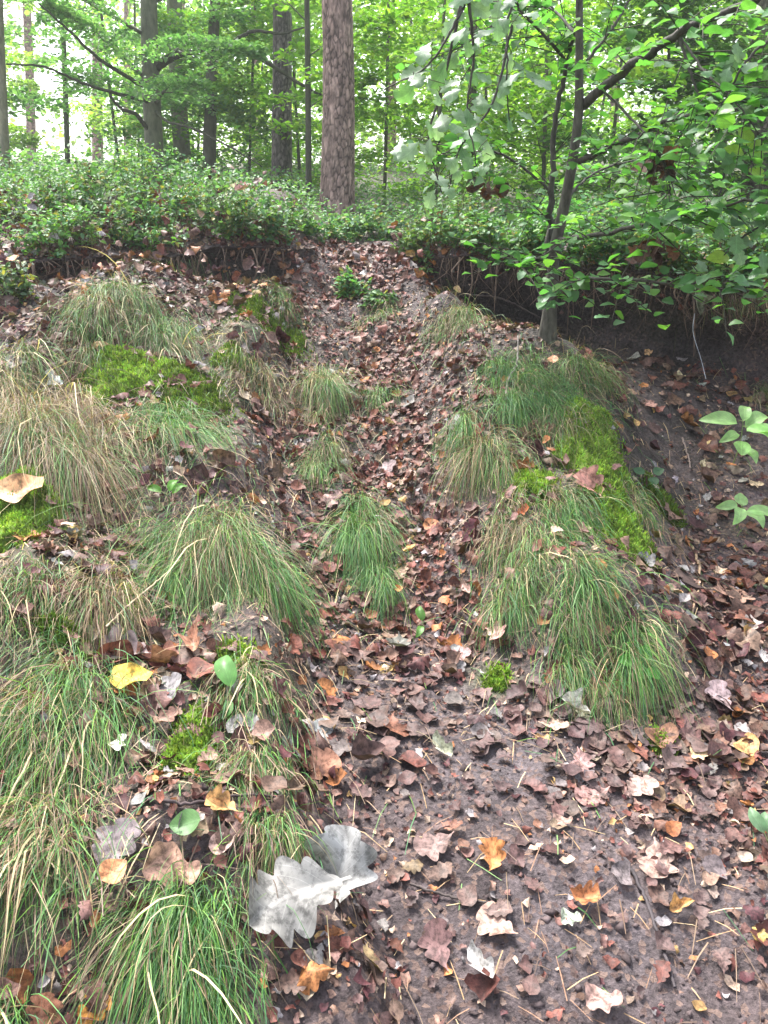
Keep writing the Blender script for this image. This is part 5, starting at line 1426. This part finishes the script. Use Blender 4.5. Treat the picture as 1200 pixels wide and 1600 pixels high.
# ------------------------------------------------------------------ sticks, bark and roots
def stick(name, label, pts, r0, r1, col, lift=.008, cat='stick', n=30):
    g = GR([p[0] for p in pts], [p[1] for p in pts])
    for k, p in enumerate(pts):
        if len(p) > 2: g[k, 2] += p[2]
    ln = smooth_line(g, n)
    ln[:, 2] = np.maximum(ln[:, 2], zf(ln[:, 0], ln[:, 1])) + lift
    ln += R.normal(size=ln.shape) * r0 * .3
    V, F = tube(ln, np.linspace(r0, r1, n), 8, .12)
    mb = MB(); mb.add(V, F, np.array(col))
    me = mb.mesh(name, M_TWIG)
    return tag(link(name, me), label, cat)
stick('stick', 'dark straight stick half sunk in the lower path', [(975, 1345), (1000, 1395), (1030, 1470), (1052, 1545)], .005, .003, (.06, .05, .052))
stick('stick', 'crooked grey stick standing at the head of the rib', [(790, 640, .03), (793, 610, .04), (806, 590, .05), (808, 548, .06)], .007, .004, (.18, .155, .14))
stick('stick', 'thin curved twig reaching left from the crooked grey stick', [(800, 645, .03), (770, 650, .04), (735, 655, .03), (705, 668, .02)], .0035, .002, (.10, .075, .06))
stick('root', 'pale curved root beside the bark chip', [(1082, 858), (1092, 890), (1090, 930), (1075, 975)], .006, .003, (.27, .19, .12), cat='root')
stick('stick', 'dark forked twig above the fresh green leaf', [(210, 1255), (280, 1262), (350, 1252), (440, 1250)], .0045, .0025, (.07, .05, .05))
stick('stick', 'pale straw stalk curving along the lowest rib tussock', [(1018, 990, .03), (1040, 1012, .04), (1062, 1030, .03), (1070, 1040)], .0035, .002, (.5, .4, .26))
stick('stick', 'thin twig leaning on the left side of the pink oak leaf', [(640, 985), (670, 1010), (690, 1040)], .003, .002, (.15, .09, .07))
stick('root', 'bare root along the ground left of the sapling foot', [(725, 465, .01), (770, 470, .015), (800, 480, .015), (850, 505, .01)], .006, .004, (.08, .06, .055), cat='root')
stick('stick', 'short pale stick lying below the hollow', [(1065, 690, .01), (1075, 720, .01), (1078, 738, .01)], .004, .003, (.2, .15, .13))
stick('stick', 'thin dark twig on the lower path left of the orange pointed leaf', [(640, 1385), (720, 1410), (800, 1420)], .003, .002, (.07, .055, .05))
stick('stick', 'mossy twig at the right edge below the large tan leaf', [(1155, 920, .01), (1180, 925, .015), (1210, 930, .015)], .008, .006, (.12, .14, .08))
stick('stick', 'brown twig crossing the right slope below the large tan leaf', [(1130, 1005), (1165, 1003), (1205, 1000)], .005, .003, (.09, .06, .05))
stick('stick', 'long pale straw stalk lying across the gap between left tussocks', [(170, 1010, .05), (205, 980, .06), (250, 945, .07), (285, 905, .06)], .003, .0018, (.46, .37, .24))
stick('stick', 'thin upright dead stem in front of the left bilberry', [(350, 400), (352, 395, .2), (356, 392, .5)], .003, .0015, (.10, .08, .06), lift=0)
# bark chip
g = G1(1078, 912)
k = leaf_grid('scrap', 17, 7, -.25, .1, .2, .05, 880)
V, F, U = k; V = V * [1.0, 1, 1]
V2 = V.copy(); V2[:, 2] -= .10; nv = len(V)
ring = np.concatenate([np.arange(7), np.arange(13, nv, 7), np.arange(nv - 2, nv - 8, -1), np.arange(nv - 14, 0, -7)])
SF = np.array([[ring[a], ring[(a + 1) % len(ring)], ring[(a + 1) % len(ring)] + nv, ring[a] + nv] for a in range(len(ring))])
M_ = frames(nrm(g[0:1], g[1:2]), np.array([[-.35, .9, .2]]))[0]
mb = MB(); mb.add((np.vstack([V, V2]) * .13) @ M_.T + g + [0, 0, .022], np.vstack([F, F[:, ::-1] + nv, SF]), (.055, .035, .03))
tag(link('bark_chip', mb.mesh('bark_chip', M_TWIG)), 'dark brown bark chip lying on the right slope', 'bark')

# hanging rootlets and dead stems under the overhangs
mb = MB()
for k in range(260):
    if R.random() < .68: x = R.uniform(.35, 2.3)
    else: x = R.uniform(-2.3, -.6)
    y0 = float(lip_y(np.array(x))) + .09
    z0 = float(zf(x, y0 + .02)); yw = y0 + float(warp_y(x, y0 + .02))
    L = R.uniform(.06, .26) * (1 if k % 7 else 1.4)
    p = np.array([x, yw - .01, z0 - .01])
    ln = smooth_line([p, p + [R.normal() * .03, -.03, -L * .45], p + [R.normal() * .06, R.normal() * .03 - .01, -L]], 6)
    mb.add(*tube(ln, np.linspace(.0022, .0008, 6) * (1 if k % 7 else 2.6), 4), col=np.array([.11, .075, .055]) * R.uniform(.6, 2.0))
tag(link('hanging_rootlets', mb.mesh('hanging_rootlets', M_TWIG), kind='stuff'), 'fine rootlets hanging from the eroded overhangs', 'roots')

# ------------------------------------------------------------------ added thin volume, a veil standing in for lens flare
bpy.ops.mesh.primitive_cube_add(size=1)
hz = bpy.context.object; hz.name = 'flare_veil'; hz['kind'] = 'stuff'
hz.scale = (200, 190, 62); hz.location = (0, 60, 21)
m = bpy.data.materials.new('flare_veil'); m.use_nodes = True
m.node_tree.nodes.remove(m.node_tree.nodes['Principled BSDF'])
pv = m.node_tree.nodes.new('ShaderNodeVolumePrincipled'); pv.inputs['Color'].default_value = (.95, .97, .95, 1); pv.inputs['Density'].default_value = .0023; pv.inputs['Anisotropy'].default_value = .3
m.node_tree.links.new(pv.outputs[0], m.node_tree.nodes['Material Output'].inputs['Volume'])
hz.data.materials.append(m)
tag(hz, 'faint added veil standing in for lens flare over the wood', 'flare_veil')
